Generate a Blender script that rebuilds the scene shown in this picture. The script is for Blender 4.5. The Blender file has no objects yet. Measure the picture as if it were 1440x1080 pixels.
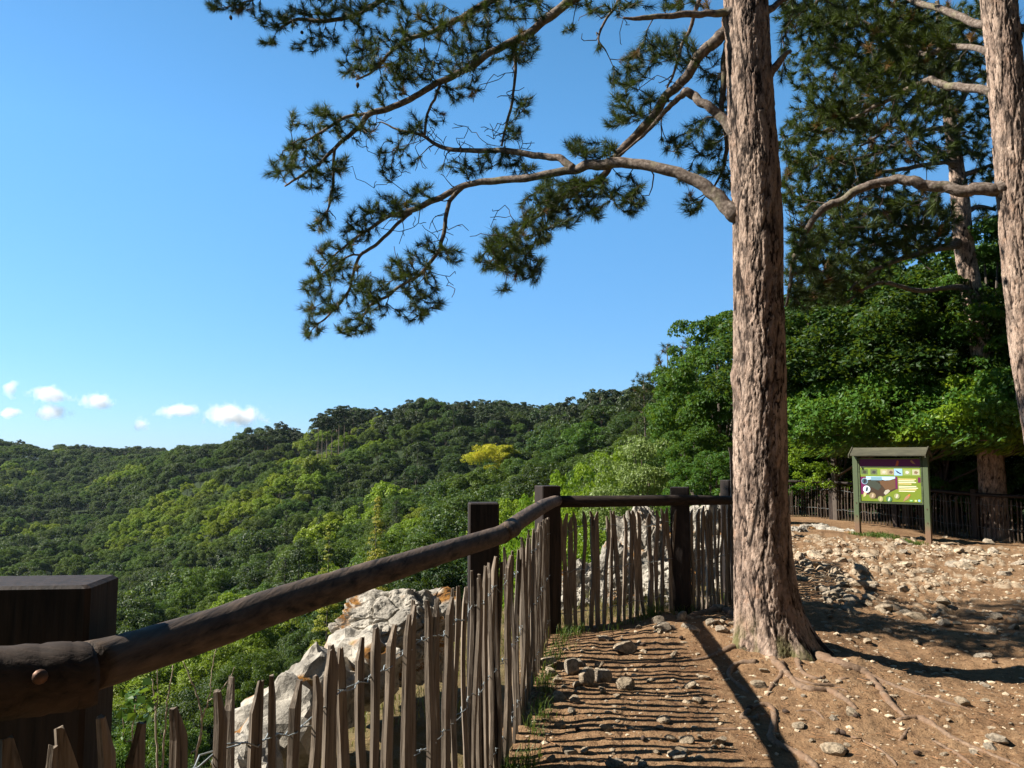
import bpy, math, random
import numpy as np
from mathutils import Vector, Matrix, noise as mnoise

# ------------------------------------------------------------------ camera, sky, sun, exposure
scene = bpy.context.scene
C = scene.collection
F = 1150.0                    # focal length in pixels of the 1440 px wide frame
PITCH = math.atan(105 / F)
EYE = 1.6
cam_d = bpy.data.cameras.new("camera")
cam_d.sensor_width = 36.0
cam_d.lens = F / 1440 * 36
cam_d.clip_start = 0.05
cam_d.clip_end = 20000
cam = bpy.data.objects.new("camera", cam_d)
cam.location = (0, 0, EYE)
cam.rotation_euler = (math.pi / 2 + PITCH, 0, 0)
C.objects.link(cam)
scene.camera = cam

SUN_EL = math.radians(41)
SUN_AZ = math.radians(180)    # direction TO the sun, measured from +X: exactly to the left
world = bpy.data.worlds.new("World")
scene.world = world
world.use_nodes = True
wn = world.node_tree
bg = wn.nodes["Background"]
sky = wn.nodes.new("ShaderNodeTexSky")
sky.sky_type = 'NISHITA'
sky.sun_disc = False
sky.sun_elevation = SUN_EL
sky.sun_rotation = math.radians(270)
sky.altitude = 200
sky.air_density = 1.0
sky.dust_density = 0.25
sky.ozone_density = 6.0
hs = wn.nodes.new("ShaderNodeMix")
hs.data_type = 'RGBA'
hs.inputs[0].default_value = 0.42
wn.links.new(sky.outputs[0], hs.inputs[6])
hs.inputs[7].default_value = (0.95, 4.2, 8.7, 1)
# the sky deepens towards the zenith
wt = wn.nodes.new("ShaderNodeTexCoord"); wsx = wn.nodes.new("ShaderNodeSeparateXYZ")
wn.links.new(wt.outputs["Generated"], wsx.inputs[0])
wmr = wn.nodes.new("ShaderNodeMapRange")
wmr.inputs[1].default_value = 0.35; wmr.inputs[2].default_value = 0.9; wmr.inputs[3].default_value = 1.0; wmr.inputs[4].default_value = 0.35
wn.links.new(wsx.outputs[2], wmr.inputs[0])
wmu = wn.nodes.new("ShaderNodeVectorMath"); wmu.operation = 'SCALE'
wn.links.new(hs.outputs[2], wmu.inputs[0]); # and away from the sun, polarised-like, and behind, to cut fill on shaded sides
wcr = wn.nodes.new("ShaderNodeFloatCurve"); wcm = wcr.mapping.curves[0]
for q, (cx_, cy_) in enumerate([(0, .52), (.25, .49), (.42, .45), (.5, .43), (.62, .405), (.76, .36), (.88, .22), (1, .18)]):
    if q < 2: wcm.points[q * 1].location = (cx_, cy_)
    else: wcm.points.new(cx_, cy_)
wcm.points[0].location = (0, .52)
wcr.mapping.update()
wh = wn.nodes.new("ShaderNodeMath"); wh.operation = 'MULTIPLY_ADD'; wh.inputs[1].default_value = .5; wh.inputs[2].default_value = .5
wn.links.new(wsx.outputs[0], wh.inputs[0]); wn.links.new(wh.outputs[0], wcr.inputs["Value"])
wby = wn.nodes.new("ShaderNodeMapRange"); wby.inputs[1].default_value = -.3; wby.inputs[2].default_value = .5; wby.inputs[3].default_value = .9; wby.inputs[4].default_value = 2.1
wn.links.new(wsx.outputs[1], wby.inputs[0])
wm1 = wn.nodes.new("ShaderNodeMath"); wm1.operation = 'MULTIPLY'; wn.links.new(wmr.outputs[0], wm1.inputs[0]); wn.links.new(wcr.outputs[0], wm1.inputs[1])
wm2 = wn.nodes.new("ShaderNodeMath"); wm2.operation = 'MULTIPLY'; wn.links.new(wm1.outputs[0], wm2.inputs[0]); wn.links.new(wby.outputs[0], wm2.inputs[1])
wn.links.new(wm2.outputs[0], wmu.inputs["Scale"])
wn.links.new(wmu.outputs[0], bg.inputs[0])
bg.inputs[1].default_value = 0.0705
sd = bpy.data.lights.new("sun", 'SUN')
sd.energy = 5.0
sd.angle = math.radians(0.5)
sd.color = (1.0, 0.93, 0.83)
sun = bpy.data.objects.new("sun", sd)
tosun = Vector((math.cos(SUN_AZ) * math.cos(SUN_EL), math.sin(SUN_AZ) * math.cos(SUN_EL), math.sin(SUN_EL)))
sun.rotation_euler = (-tosun).to_track_quat('-Z', 'Y').to_euler()
sun.location = (-30, 0, 30)
C.objects.link(sun)
scene.view_settings.view_transform = 'Standard'
scene.view_settings.look = 'None'
scene.view_settings.gamma = 1.0
scene.view_settings.use_curve_mapping = False
scene.view_settings.exposure = 1.25
scene.cycles.max_bounces = 8
scene.cycles.diffuse_bounces = 3
scene.cycles.glossy_bounces = 2
scene.cycles.transmission_bounces = 3
scene.cycles.transparent_max_bounces = 8
scene.cycles.volume_bounces = 8
scene.cycles.use_denoising = True
try:
    scene.cycles.denoiser = 'OPENIMAGEDENOISE'
except Exception:
    pass

# ------------------------------------------------------------------ helpers
CP, SP = math.cos(PITCH), math.sin(PITCH)

def at(px, py, y):
    """world point seen at photo pixel (px, py) whose distance ahead (world Y) is y"""
    dx = (px - 720) / F
    u = (540 - py) / F
    dy = CP - u * SP
    dz = SP + u * CP
    k = y / dy
    return Vector((dx * k, y, EYE + dz * k))

def to_px(x, y, z):
    z = z - EYE
    fw = y * CP + z * SP
    up = -y * SP + z * CP
    return 720 + F * x / fw, 540 - F * up / fw

def hash3(ix, iy, iz, seed):
    h = (ix.astype(np.int64) * 374761393 + iy.astype(np.int64) * 668265263 + iz.astype(np.int64) * 2147483647 + seed * 974634777) & 0xFFFFFFFF
    h = ((h ^ (h >> 13)) * 1274126177) & 0xFFFFFFFF
    h = (h ^ (h >> 16)) & 0xFFFFFFFF
    h = (h * 2246822519) & 0xFFFFFFFF
    return ((h ^ (h >> 15)) & 0xFFFFFF) / float(0xFFFFFF)

def vnoise(x, y, z=None, seed=0):
    """value noise in -1..1"""
    x = np.asarray(x, float); y = np.asarray(y, float)
    z = np.zeros_like(x) if z is None else np.asarray(z, float)
    ix, iy, iz = np.floor(x), np.floor(y), np.floor(z)
    fx, fy, fz = x - ix, y - iy, z - iz
    fx = fx * fx * fx * (fx * (fx * 6 - 15) + 10); fy = fy * fy * fy * (fy * (fy * 6 - 15) + 10); fz = fz * fz * fz * (fz * (fz * 6 - 15) + 10)
    r = 0
    for a in (0, 1):
        wx = fx if a else 1 - fx
        for b in (0, 1):
            wy = fy if b else 1 - fy
            for c in (0, 1):
                wz = fz if c else 1 - fz
                r = r + wx * wy * wz * hash3(ix + a, iy + b, iz + c, seed)
    return r * 2 - 1

def fbm(x, y, z=None, octv=4, seed=0, gain=0.5):
    r = 0; a = 1.0; f = 1.0; s = 0
    for k in range(octv):
        r = r + a * vnoise(x * f + 17.3 * k, y * f - 9.1 * k, None if z is None else z * f + 3.7 * k, seed + k)
        s += a; a *= gain; f *= 2.03
    return r / s

def worley(x, y, z, seed=0):
    """F1, F2 distances and cell id"""
    ix, iy, iz = np.floor(x), np.floor(y), np.floor(z)
    f1 = np.full(x.shape, 9.0); f2 = np.full(x.shape, 9.0); cid = np.zeros(x.shape)
    for a in (-1, 0, 1):
        for b in (-1, 0, 1):
            for c in (-1, 0, 1):
                jx, jy, jz = ix + a, iy + b, iz + c
                d = np.sqrt((jx + hash3(jx, jy, jz, seed) - x) ** 2 + (jy + hash3(jx, jy, jz, seed + 7) - y) ** 2 + (jz + hash3(jx, jy, jz, seed + 13) - z) ** 2)
                m = d < f1
                f2 = np.where(m, f1, np.minimum(f2, d))
                cid = np.where(m, hash3(jx, jy, jz, seed + 31), cid)
                f1 = np.where(m, d, f1)
    return f1, f2, cid

def smooth(a, b, t):
    t = np.clip((t - a) / (b - a), 0, 1)
    return t * t * (3 - 2 * t)

def mesh_np(name, V, Fq, mats=(), fmat=None, smoothsh=False):
    """mesh from numpy verts and an (n,k) face array or a list of such arrays"""
    if not isinstance(Fq, (list, tuple)):
        Fq = [Fq]
    Fq = [f for f in Fq if len(f)]
    me = bpy.data.meshes.new(name)
    V = np.asarray(V, np.float32)
    me.vertices.add(len(V))
    me.vertices.foreach_set("co", V.ravel())
    tot = np.concatenate([np.full(len(f), f.shape[1], np.int32) for f in Fq])
    idx = np.concatenate([f.ravel() for f in Fq]).astype(np.int32)
    st = np.concatenate([[0], np.cumsum(tot)[:-1]]).astype(np.int32)
    me.loops.add(len(idx))
    me.loops.foreach_set("vertex_index", idx)
    me.polygons.add(len(tot))
    me.polygons.foreach_set("loop_start", st)
    try:
        me.polygons.foreach_set("loop_total", tot)
    except Exception:
        pass
    if fmat is not None:
        me.polygons.foreach_set("material_index", np.asarray(fmat, np.int32))
    me.polygons.foreach_set("use_smooth", np.full(len(tot), smoothsh))
    for m in mats:
        me.materials.append(m)
    me.update(calc_edges=True)
    me.validate()
    return me

class MB:
    """collects shapes into ONE mesh"""
    def __init__(s):
        s.V = []; s.F = {}; s.n = 0
    def add(s, V, F_, mat=0):
        V = np.asarray(V, float)
        F_ = np.asarray(F_, int)
        s.V.append(V)
        s.F.setdefault((F_.shape[1], mat), []).append(F_ + s.n)
        s.n += len(V)
        return s
    def box(s, c, size, mat=0, M=None, jit=0):
        x, y, z = [q / 2 for q in size]
        V = np.array([[a * x, b * y, d * z] for a in (-1, 1) for b in (-1, 1) for d in (-1, 1)], float)
        if jit:
            V += np.random.RandomState(int(abs(c[0] * 991 + c[1] * 313 + c[2] * 77)) % 9999).uniform(-jit, jit, V.shape)
        if M is not None:
            V = V @ np.array(M.to_3x3()).T
        V = V + np.array(c)
        return s.add(V, [[0, 1, 3, 2], [4, 6, 7, 5], [0, 4, 5, 1], [2, 3, 7, 6], [0, 2, 6, 4], [1, 5, 7, 3]], mat)
    def tube(s, pts, rad, n=8, mat=0, cap=True, rough=0.0, seed=0):
        P = np.array([list(p) for p in pts], float)
        R = np.broadcast_to(np.asarray(rad, float), (len(P),))
        T = np.gradient(P, axis=0)
        T /= np.linalg.norm(T, axis=1)[:, None] + 1e-12
        up = np.array([0, 0, 1.0]) if abs(T[0][2]) < 0.9 else np.array([1.0, 0, 0])
        A = np.cross(T[0], up); A /= np.linalg.norm(A)
        rings = []
        ang = np.linspace(0, 2 * math.pi, n, endpoint=False)
        for i in range(len(P)):
            A = A - T[i] * np.dot(A, T[i]); A /= np.linalg.norm(A) + 1e-12
            B = np.cross(T[i], A)
            rings.append(P[i] + R[i] * (np.cos(ang)[:, None] * A + np.sin(ang)[:, None] * B))
        V = np.concatenate(rings)
        if rough:
            c = np.repeat(P, n, axis=0)
            d = V - c
            k = fbm(V[:, 0] * 9, V[:, 1] * 9, V[:, 2] * 9, 3, seed)
            V = c + d * (1 + rough * k)[:, None]
        i = np.arange(len(P) - 1)[:, None] * n
        j = np.arange(n)[None, :]
        a = (i + j).ravel(); b = (i + (j + 1) % n).ravel()
        s.add(V, np.stack([a, b, b + n, a + n], 1), mat)
        if cap:
            base = s.n - len(V)
            for off, rev in ((0, True), ((len(P) - 1) * n, False)):
                cc = V[off:off + n].mean(0)
                s.V.append(cc[None]); ci = s.n; s.n += 1
                jj = np.arange(n)
                f = np.stack([base + off + jj, base + off + (jj + 1) % n, np.full(n, ci)], 1)
                if rev: f = f[:, ::-1]
                s.F.setdefault((3, mat), []).append(f)
        return s
    def mesh(s, name, mats, sm=False):
        V = np.concatenate(s.V)
        Fs = []; fm = []
        for (k, m), l in s.F.items():
            f = np.concatenate(l); Fs.append(f); fm.append(np.full(len(f), m))
        return mesh_np(name, V, Fs, mats if isinstance(mats, (list, tuple)) else [mats], np.concatenate(fm), sm)
    def build(s, name, mats, parent=None, sm=False, loc=None):
        return link(name, s.mesh(name, mats, sm), parent, loc)

def link(name, me, parent=None, loc=None):
    o = bpy.data.objects.new(name, me)
    C.objects.link(o)
    if parent is not None: o.parent = parent
    if loc is not None: o.location = loc
    return o

def tag(o, label=None, cat=None, group=None, kind=None):
    if label: o['label'] = label
    if cat: o['category'] = cat
    if group: o['group'] = group
    if kind: o['kind'] = kind
    return o

def thing(name, label, cat, loc=(0, 0, 0), group=None, rz=0):
    o = bpy.data.objects.new(name, None)
    o.empty_display_size = 0.1
    C.objects.link(o)
    o.location = loc
    o.rotation_euler = (0, 0, rz)
    return tag(o, label, cat, group)

def smooth_path(pts, n=6):
    """Catmull-Rom through points (last column may be a radius)"""
    P = np.array([list(p) for p in pts], float)
    P = np.vstack([2 * P[0] - P[1], P, 2 * P[-1] - P[-2]])
    out = []
    for i in range(1, len(P) - 2):
        for t in np.linspace(0, 1, n, endpoint=False):
            a, b, c, d = P[i - 1], P[i], P[i + 1], P[i + 2]
            out.append(0.5 * ((2 * b) + (-a + c) * t + (2 * a - 5 * b + 4 * c - d) * t * t + (-a + 3 * b - 3 * c + d) * t ** 3))
    out.append(P[-2])
    return np.array(out)

# ------------------------------------------------------------------ materials
def new_mat(name):
    m = bpy.data.materials.new(name)
    m.use_nodes = True
    nt = m.node_tree
    return m, nt, nt.nodes["Principled BSDF"]

def N(nt, t, **kw):
    n = nt.nodes.new(t)
    for k, v in kw.items():
        if k.startswith('i_'):
            n.inputs[k[2:].replace('_', ' ')].default_value = v
        else:
            setattr(n, k, v)
    return n

def ramp(nt, fac, stops, interp='LINEAR'):
    r = nt.nodes.new("ShaderNodeValToRGB")
    r.color_ramp.interpolation = interp
    e = r.color_ramp.elements
    while len(e) < len(stops): e.new(0.5)
    for q, (p, c) in zip(e, stops):
        q.position = p
        q.color = (*c, 1) if len(c) == 3 else c
    nt.links.new(fac, r.inputs[0])
    return r.outputs[0]

def mixc(nt, a, b, fac, mode='MIX'):
    m = nt.nodes.new("ShaderNodeMix")
    m.data_type = 'RGBA'; m.blend_type = mode
    for s, v in ((0, fac), (6, a), (7, b)):
        if hasattr(v, 'links'): nt.links.new(v, m.inputs[s])
        else: m.inputs[s].default_value = v if s == 0 else (*v, 1)
    return m.outputs[2]

def coords(nt, scale=(1, 1, 1), kind="Object"):
    tc = nt.nodes.new("ShaderNodeTexCoord")
    mp = nt.nodes.new("ShaderNodeMapping")
    mp.inputs["Scale"].default_value = scale
    nt.links.new(tc.outputs[kind], mp.inputs[0])
    return mp.outputs[0]

def noise_n(nt, vec, scale, detail=4, rough=0.55, dist=0):
    n = nt.nodes.new("ShaderNodeTexNoise")
    n.inputs["Scale"].default_value = scale
    n.inputs["Detail"].default_value = detail
    n.inputs["Roughness"].default_value = rough
    n.inputs["Distortion"].default_value = dist
    if vec is not None: nt.links.new(vec, n.inputs["Vector"])
    return n.outputs["Fac"]

def bump(nt, bsdf, h, strength=0.5, dist=0.01):
    b = nt.nodes.new("ShaderNodeBump")
    b.inputs["Strength"].default_value = strength
    b.inputs["Distance"].default_value = dist
    nt.links.new(h, b.inputs["Height"])
    nt.links.new(b.outputs[0], bsdf.inputs["Normal"])

def attr(nt, name):
    a = nt.nodes.new("ShaderNodeAttribute"); a.attribute_name = name
    return a.outputs["Fac"]

def set_attr(me, name, vals):
    a = me.attributes.new(name, 'FLOAT', 'POINT')
    a.data.foreach_set("value", np.asarray(vals, np.float32))

def plain(name, col, rough=0.7, metal=0.0, vary=0.12, scale=8, spec=0.3):
    m, nt, b = new_mat(name)
    n = noise_n(nt, coords(nt), scale, 4)
    c = ramp(nt, n, [(0.3, tuple(q * (1 - vary) for q in col)), (0.7, tuple(min(1, q * (1 + vary)) for q in col))])
    nt.links.new(c, b.inputs["Base Color"])
    b.inputs["Roughness"].default_value = rough
    b.inputs["Metallic"].default_value = metal
    b.inputs["Specular IOR Level"].default_value = spec
    return m

def leaf_mat(name, c1, c2, trans=0.3, c3=None, inst=0.25, rough=0.5, spec=0.25, sc=0.35):
    """leaves: colour varies in clumps and from plant to plant; thin, so some light passes"""
    m, nt, b = new_mat(name)
    oi = nt.nodes.new("ShaderNodeObjectInfo")
    rnd = attr(nt, "leaf")
    col = mixc(nt, c1, c2, rnd)
    if c3:
        col = mixc(nt, col, c3, ramp(nt, rnd, [(0.93, (0, 0, 0)), (0.98, (1, 1, 1))]))
    h = nt.nodes.new("ShaderNodeHueSaturation")
    mr = nt.nodes.new("ShaderNodeMapRange")
    mr.inputs[3].default_value = 1 - inst; mr.inputs[4].default_value = 1 + inst
    nt.links.new(oi.outputs["Random"], mr.inputs[0])
    nt.links.new(mr.outputs[0], h.inputs["Value"])
    m2 = nt.nodes.new("ShaderNodeMath"); m2.operation = 'MULTIPLY'; m2.inputs[1].default_value = 7.31
    m3 = nt.nodes.new("ShaderNodeMath"); m3.operation = 'FRACT'
    nt.links.new(oi.outputs["Random"], m2.inputs[0]); nt.links.new(m2.outputs[0], m3.inputs[0])
    m4 = nt.nodes.new("ShaderNodeMapRange"); m4.inputs[3].default_value = 0.5 - 0.1 * inst; m4.inputs[4].default_value = 0.5 + 0.06 * inst
    nt.links.new(m3.outputs[0], m4.inputs[0]); nt.links.new(m4.outputs[0], h.inputs["Hue"])
    nt.links.new(col, h.inputs["Color"])
    nt.links.new(h.outputs[0], b.inputs["Base Color"])
    b.inputs["Roughness"].default_value = rough
    b.inputs["Specular IOR Level"].default_value = spec
    tr = nt.nodes.new("ShaderNodeBsdfTranslucent")
    g = mixc(nt, h.outputs[0], (0.5, 0.7, 0.05), 0.3)
    nt.links.new(g, tr.inputs[0])
    mx = nt.nodes.new("ShaderNodeMixShader"); mx.inputs[0].default_value = trans
    nt.links.new(b.outputs[0], mx.inputs[1]); nt.links.new(tr.outputs[0], mx.inputs[2])
    nt.links.new(mx.outputs[0], nt.nodes["Material Output"].inputs[0])
    return m
# ------------------------------------------------------------------ terrain
# plateau heights (world x, y, z); the fence stands on its left and far rim
PL = np.array([(0, 0, 0), (-.8, 1.2, .0), (-.3, 3, .0), (0, 4.2, .03), (.3, 5.4, .1), (.35, 6.8, .17), (1.5, 7.2, .26), (2.3, 8.4, .26),
               (2.05, 6.4, .09), (3.7, 6.4, -.05), (2.5, 4, .0), (1, 3, 0), (4.5, 4, -.1), (5, 9, -.08), (3.5, 9.5, .08), (4.2, 12, .08), (6.5, 12, -.12),
               (8.2, 19, -.14), (9.3, 18, -.28), (7.3, 19, -.06), (8.8, 26, -.2), (12, 19.5, -.40), (13, 14, -.35), (8, 6, -.2), (0, -5, 0), (6, -6, -.1),
               (-3, 0, -.1), (-1.5, 6, .0), (16, 20, -.6), (20, 10, -.8), (12, 30, -.5), (5.5, 15.5, .06)], float)
# fence line / rim, going away from the camera
RIM = np.array([(-2.3, -8), (-1.75, -3), (-1.15, 0), (-.78, 1.5), (-.07, 4.05), (.36, 6.95), (1.5, 7.35), (2.3, 8.5), (4.3, 14), (8.6, 26), (11.2, 23), (12.6, 20), (17, 12), (20, 0)], float)
EDGE = np.array([(-12, -20), (-4.5, -8), (-3.3, -3), (-2.3, 0), (-1.9, 2), (-1.5, 4), (-1.0, 6.4), (-.3, 8.4), (1.2, 9.6), (2.0, 11), (3.6, 15), (7, 27), (9, 33), (20, 36), (45, 34), (60, -20)], float)

def canopy(px, py, d, h):
    p = at(px, py, d)
    return (math.atan2(p.x, p.y), math.log(math.hypot(p.x, p.y)), p.z - h)
TH = 11.0
VC = [canopy(*q, TH) for q in [
    (-900, 600, 500), (-500, 590, 560), (-500, 800, 200), (-900, 800, 200), (-250, 700, 400),
    (-200, 605, 650), (0, 622, 700), (100, 630, 700), (190, 636, 740), (0, 680, 500), (80, 700, 480), (0, 760, 380), (100, 760, 380), (-200, 780, 330),
    (232, 640, 560), (300, 628, 480), (380, 604, 420), (490, 570, 360), (600, 564, 350), (700, 570, 345), (830, 572, 300), (900, 556, 230), (1000, 545, 170), (1100, 540, 150), (1300, 540, 140),
    (150, 780, 300), (250, 720, 350), (350, 690, 340), (450, 655, 320), (300, 800, 190), (200, 860, 200), (90, 850, 260), (500, 710, 235), (600, 700, 210), (700, 665, 230),
    (400, 800, 150), (500, 790, 125), (650, 750, 115), (800, 680, 120), (860, 655, 100), (950, 640, 90), (0, 900, 200),
    (300, 950, 95), (500, 860, 80), (200, 1000, 90), (600, 820, 75), (0, 1000, 100), (-300, 950, 120), (-600, 900, 150)]]
VC += [(math.atan2(x, y), math.log(math.hypot(x, y)), z) for x, y, z in [
    (-25, 25, -26), (-12, 30, -24), (-5, 25, -20), (-5, 50, -30), (2, 30, -15), (8, 45, -11), (6, 30, -9), (10, 36, -6), (20, 40, -3.5), (35, 40, -3), (22, 60, -4), (45, 60, -3), (50, 20, -2), (30, 25, -1.5),
    (-60, 0, -30), (-30, -30, -24), (0, -80, -4), (60, -40, -2), (300, 0, -6), (200, 200, 6), (500, 500, 10), (0, -700, 0), (-700, -100, 10)]]
VC = np.array(VC)

def idw(qx, qy, ctrl, p=3.0, sx=1.0, soft=1e-4):
    w = 0; s = 0
    for a, b, z in ctrl:
        d2 = ((qx - a) * sx) ** 2 + (qy - b) ** 2 + soft
        k = d2 ** (-p / 2)
        w = w + k; s = s + k * z
    return s / w

def side(x, y, poly):
    """distance to a polyline, positive on its left (the valley side)"""
    best = np.full(np.shape(x), 1e9); sg = np.ones(np.shape(x))
    for (x0, y0), (x1, y1) in zip(poly[:-1], poly[1:]):
        dx, dy = x1 - x0, y1 - y0
        t = np.clip(((x - x0) * dx + (y - y0) * dy) / (dx * dx + dy * dy), 0, 1)
        d = np.hypot(x - x0 - t * dx, y - y0 - t * dy)
        c = dx * (y - y0) - dy * (x - x0)
        m = d < best - 1e-9
        best = np.where(m, d, best); sg = np.where(m, np.where(c > 0, 1, -1), sg)
    return best * sg

def zbase(x, y):
    x = np.asarray(x, float); y = np.asarray(y, float)
    pl = idw(x, y, PL, 3.0, 1.0, 0.15)
    e = side(x, y, EDGE)
    az = np.arctan2(x, y); lr = np.log(np.hypot(x, y) + 1e-3)
    v = idw(az, lr, VC, 3.5, 2.2, 0.004)
    rr = np.hypot(x, y)
    v = v + fbm(x / 60, y / 60, None, 3, 5) * np.clip((rr - 40) / 60, 0, 1) * 5
    drop = pl - 0.15 * smooth(-.6, .3, e) - 1.25 * np.maximum(e, 0) * smooth(0, 1.2, e)
    k = 1.5
    m = np.maximum(drop, v); 
    vv = m + np.log1p(np.exp(-np.abs(drop - v) / k)) * k * smooth(0.5, 6, e)
    return np.where(e < 0, pl - 0.15 * smooth(-.6, .3, e), vv), e, pl

def zground(x, y):
    """surface height with its small relief"""
    z, e, pl = zbase(x, y)
    x = np.asarray(x, float); y = np.asarray(y, float)
    r = np.hypot(x, y)
    near = np.clip(1.2 - r / 40, 0, 1) * smooth(4, 0, e)
    d = 0.045 * fbm(x * .9, y * .9, None, 3, 11) + 0.032 * fbm(x * 4, y * 4, None, 3, 12) + 0.011 * fbm(x * 17, y * 17, None, 3, 14, .6)
    # stony ground: worn limestone heads and clods
    zn = .75 * np.exp(-((x - 5.6) ** 2 / 5 + (y - 12.5) ** 2 / 30)) + .75 * np.exp(-((x - 8.5) ** 2 / 9 + (y - 16.5) ** 2 / 8)) + .3 * np.exp(-((x - 3.4) ** 2 / 2 + (y - 8.4) ** 2 / 1.5)) + .4 * np.exp(-((x - 1.9) ** 2 / .6 + (y - 7.3) ** 2 / .4)) - .30
    st = smooth(.0, .4, fbm(x * .8 + 3, y * .8, None, 2, 31) * .6 + zn)
    q = fbm(x * 7, y * 7, None, 2, 41)
    f1, f2, cid = worley(x * 6.5 + q * .5, y * 8.5 + q * .5, np.zeros_like(x), 5)
    head = np.clip((f2 - f1) * 2.2, 0, 1) ** .6 * (cid > .45)
    d = d + st * (0.055 * head * (0.5 + cid) + .01 * q)
    # the lump of soil and roots round the big pine
    d = d + 0.10 * np.exp(-((x - 2.06) ** 2 + (y - 6.4) ** 2) / .35)
    d = d * (1 - .62 * np.exp(-((x - 1.0) ** 2 / .9 + (y - 4.6) ** 2 / 5)))
    return z + d * near, e, st * near * (0.15 + .85 * head)

_bvh = []
def gz(x, y):
    if _bvh:
        h = _bvh[0].ray_cast(Vector((x, y, 60)), Vector((0, 0, -1)))
        if h[0] is not None: return h[0].z
    return float(zground(np.array([x], float), np.array([y], float))[0][0])

def build_ground():
    azf = np.radians(np.arange(-39, 39.01, 0.1))
    azc = np.radians(np.arange(42, 318.1, 3.0))
    az = np.concatenate([azf, azc])
    r1 = np.linspace(.25, 1.5, 16)[:-1]
    r2 = 1 / np.linspace(1 / 1.5, 1 / 22, 600)
    r3 = np.exp(np.linspace(math.log(22), math.log(1600), 110))[1:]
    r4 = np.array([2200, 4000, 9000.])
    R = np.concatenate([r1, r2, r3, r4])
    A, RR = np.meshgrid(az, R)
    X = RR * np.sin(A); Y = RR * np.cos(A)
    Z, E_, ST = zground(X.ravel(), Y.ravel())
    Z = np.where(RR.ravel() > 1700, np.minimum(Z, -5), Z)
    n, m = len(R), len(az)
    V = np.stack([X.ravel(), Y.ravel(), Z], 1)
    V = np.vstack([V, [0, 0, gz(0, 0)]])
    i = np.arange(n - 1)[:, None] * m; j = np.arange(m)[None, :]
    a = (i + j).ravel(); b = (i + (j + 1) % m).ravel()
    Fq = np.stack([a, a + m, b + m, b], 1)[:, ::-1]
    jj = np.arange(m)
    Ft = np.stack([np.full(m, n * m), jj, (jj + 1) % m], 1)[:, ::-1]
    # materials
    mt, nt, b = new_mat("packed earth")
    v = coords(nt)
    n1 = noise_n(nt, v, 1.3, 5, .6); n2 = noise_n(nt, v, 14, 6, .65); n3 = noise_n(nt, v, 90, 3, .6)
    c = ramp(nt, n1, [(.3, (.135, .075, .037)), (.55, (.215, .130, .068)), (.75, (.28, .18, .10))])
    c = mixc(nt, c, (.31, .20, .11), ramp(nt, n2, [(.5, (0, 0, 0)), (.75, (1, 1, 1))]))
    c = mixc(nt, c, (.045, .022, .012), ramp(nt, n2, [(.28, (1, 1, 1)), (.42, (0, 0, 0))]))
    c = mixc(nt, c, (.07, .035, .018), ramp(nt, n3, [(.30, (.8, .8, .8)), (.46, (0, 0, 0))]))
    vo = nt.nodes.new("ShaderNodeTexVoronoi"); vo.inputs["Scale"].default_value = 42; nt.links.new(v, vo.inputs["Vector"])
    peb = ramp(nt, vo.outputs["Distance"], [(.10, (1, 1, 1)), (.2, (0, 0, 0))])
    sel = nt.nodes.new("ShaderNodeMath"); sel.operation = 'GREATER_THAN'; sel.inputs[1].default_value = .72
    sp = nt.nodes.new("ShaderNodeSeparateColor"); nt.links.new(vo.outputs["Color"], sp.inputs[0]); nt.links.new(sp.outputs[0], sel.inputs[0])
    mm = nt.nodes.new("ShaderNodeMath"); mm.operation = 'MULTIPLY'; nt.links.new(peb, mm.inputs[0]); nt.links.new(sel.outputs[0], mm.inputs[1])
    c = mixc(nt, c, (.38, .29, .19), mm.outputs[0])
    st = attr(nt, "stone")
    sc = ramp(nt, n2, [(.3, (.16, .11, .07)), (.5, (.33, .25, .165)), (.7, (.46, .37, .26))])
    c = mixc(nt, c, sc, ramp(nt, st, [(.32, (0, 0, 0)), (.5, (.9, .9, .9))]))
    gr = mixc(nt, (.04, .065, .018), (.14, .09, .042), n2)
    c = mixc(nt, c, gr, ramp(nt, attr(nt, "rim"), [(.2, (0, 0, 0)), (.6, (.75, .75, .75))]))
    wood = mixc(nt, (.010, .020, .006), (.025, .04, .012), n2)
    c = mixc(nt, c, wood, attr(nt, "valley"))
    nt.links.new(c, b.inputs["Base Color"])
    b.inputs["Roughness"].default_value = .9
    b.inputs["Specular IOR Level"].default_value = .15
    h1 = nt.nodes.new("ShaderNodeMath"); h1.operation = 'MULTIPLY_ADD'; h1.inputs[1].default_value = .35
    nt.links.new(n3, h1.inputs[0]); nt.links.new(n2, h1.inputs[2])
    h2 = nt.nodes.new("ShaderNodeMath"); h2.operation = 'MULTIPLY_ADD'; h2.inputs[1].default_value = .35
    nt.links.new(mm.outputs[0], h2.inputs[0]); nt.links.new(h1.outputs[0], h2.inputs[2])
    bump(nt, b, h2.outputs[0], .9, .03)
    me = mesh_np("ground", V, [Fq, Ft], [mt], None, True)
    rr = np.append(RR.ravel(), 0); E_ = np.append(E_, -5); ST = np.append(ST, 0)
    x, y = V[:, 0], V[:, 1]
    rim = smooth(-.1, .5, side(x, y, RIM) + .15 * fbm(x * 3, y * 3, None, 2, 3)) 
    set_attr(me, "stone", ST)
    set_attr(me, "rim", rim)
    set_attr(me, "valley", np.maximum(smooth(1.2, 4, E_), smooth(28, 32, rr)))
    o = link("ground", me)
    tag(o, kind="structure")
    from mathutils.bvhtree import BVHTree
    _bvh.append(BVHTree.FromPolygons([tuple(v) for v in V.tolist()], Fq.tolist()))
    return o
build_ground()
# ------------------------------------------------------------------ foliage builders
RS = np.random.RandomState

def unit(v):
    return v / (np.linalg.norm(v, axis=-1, keepdims=True) + 1e-9)

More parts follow.
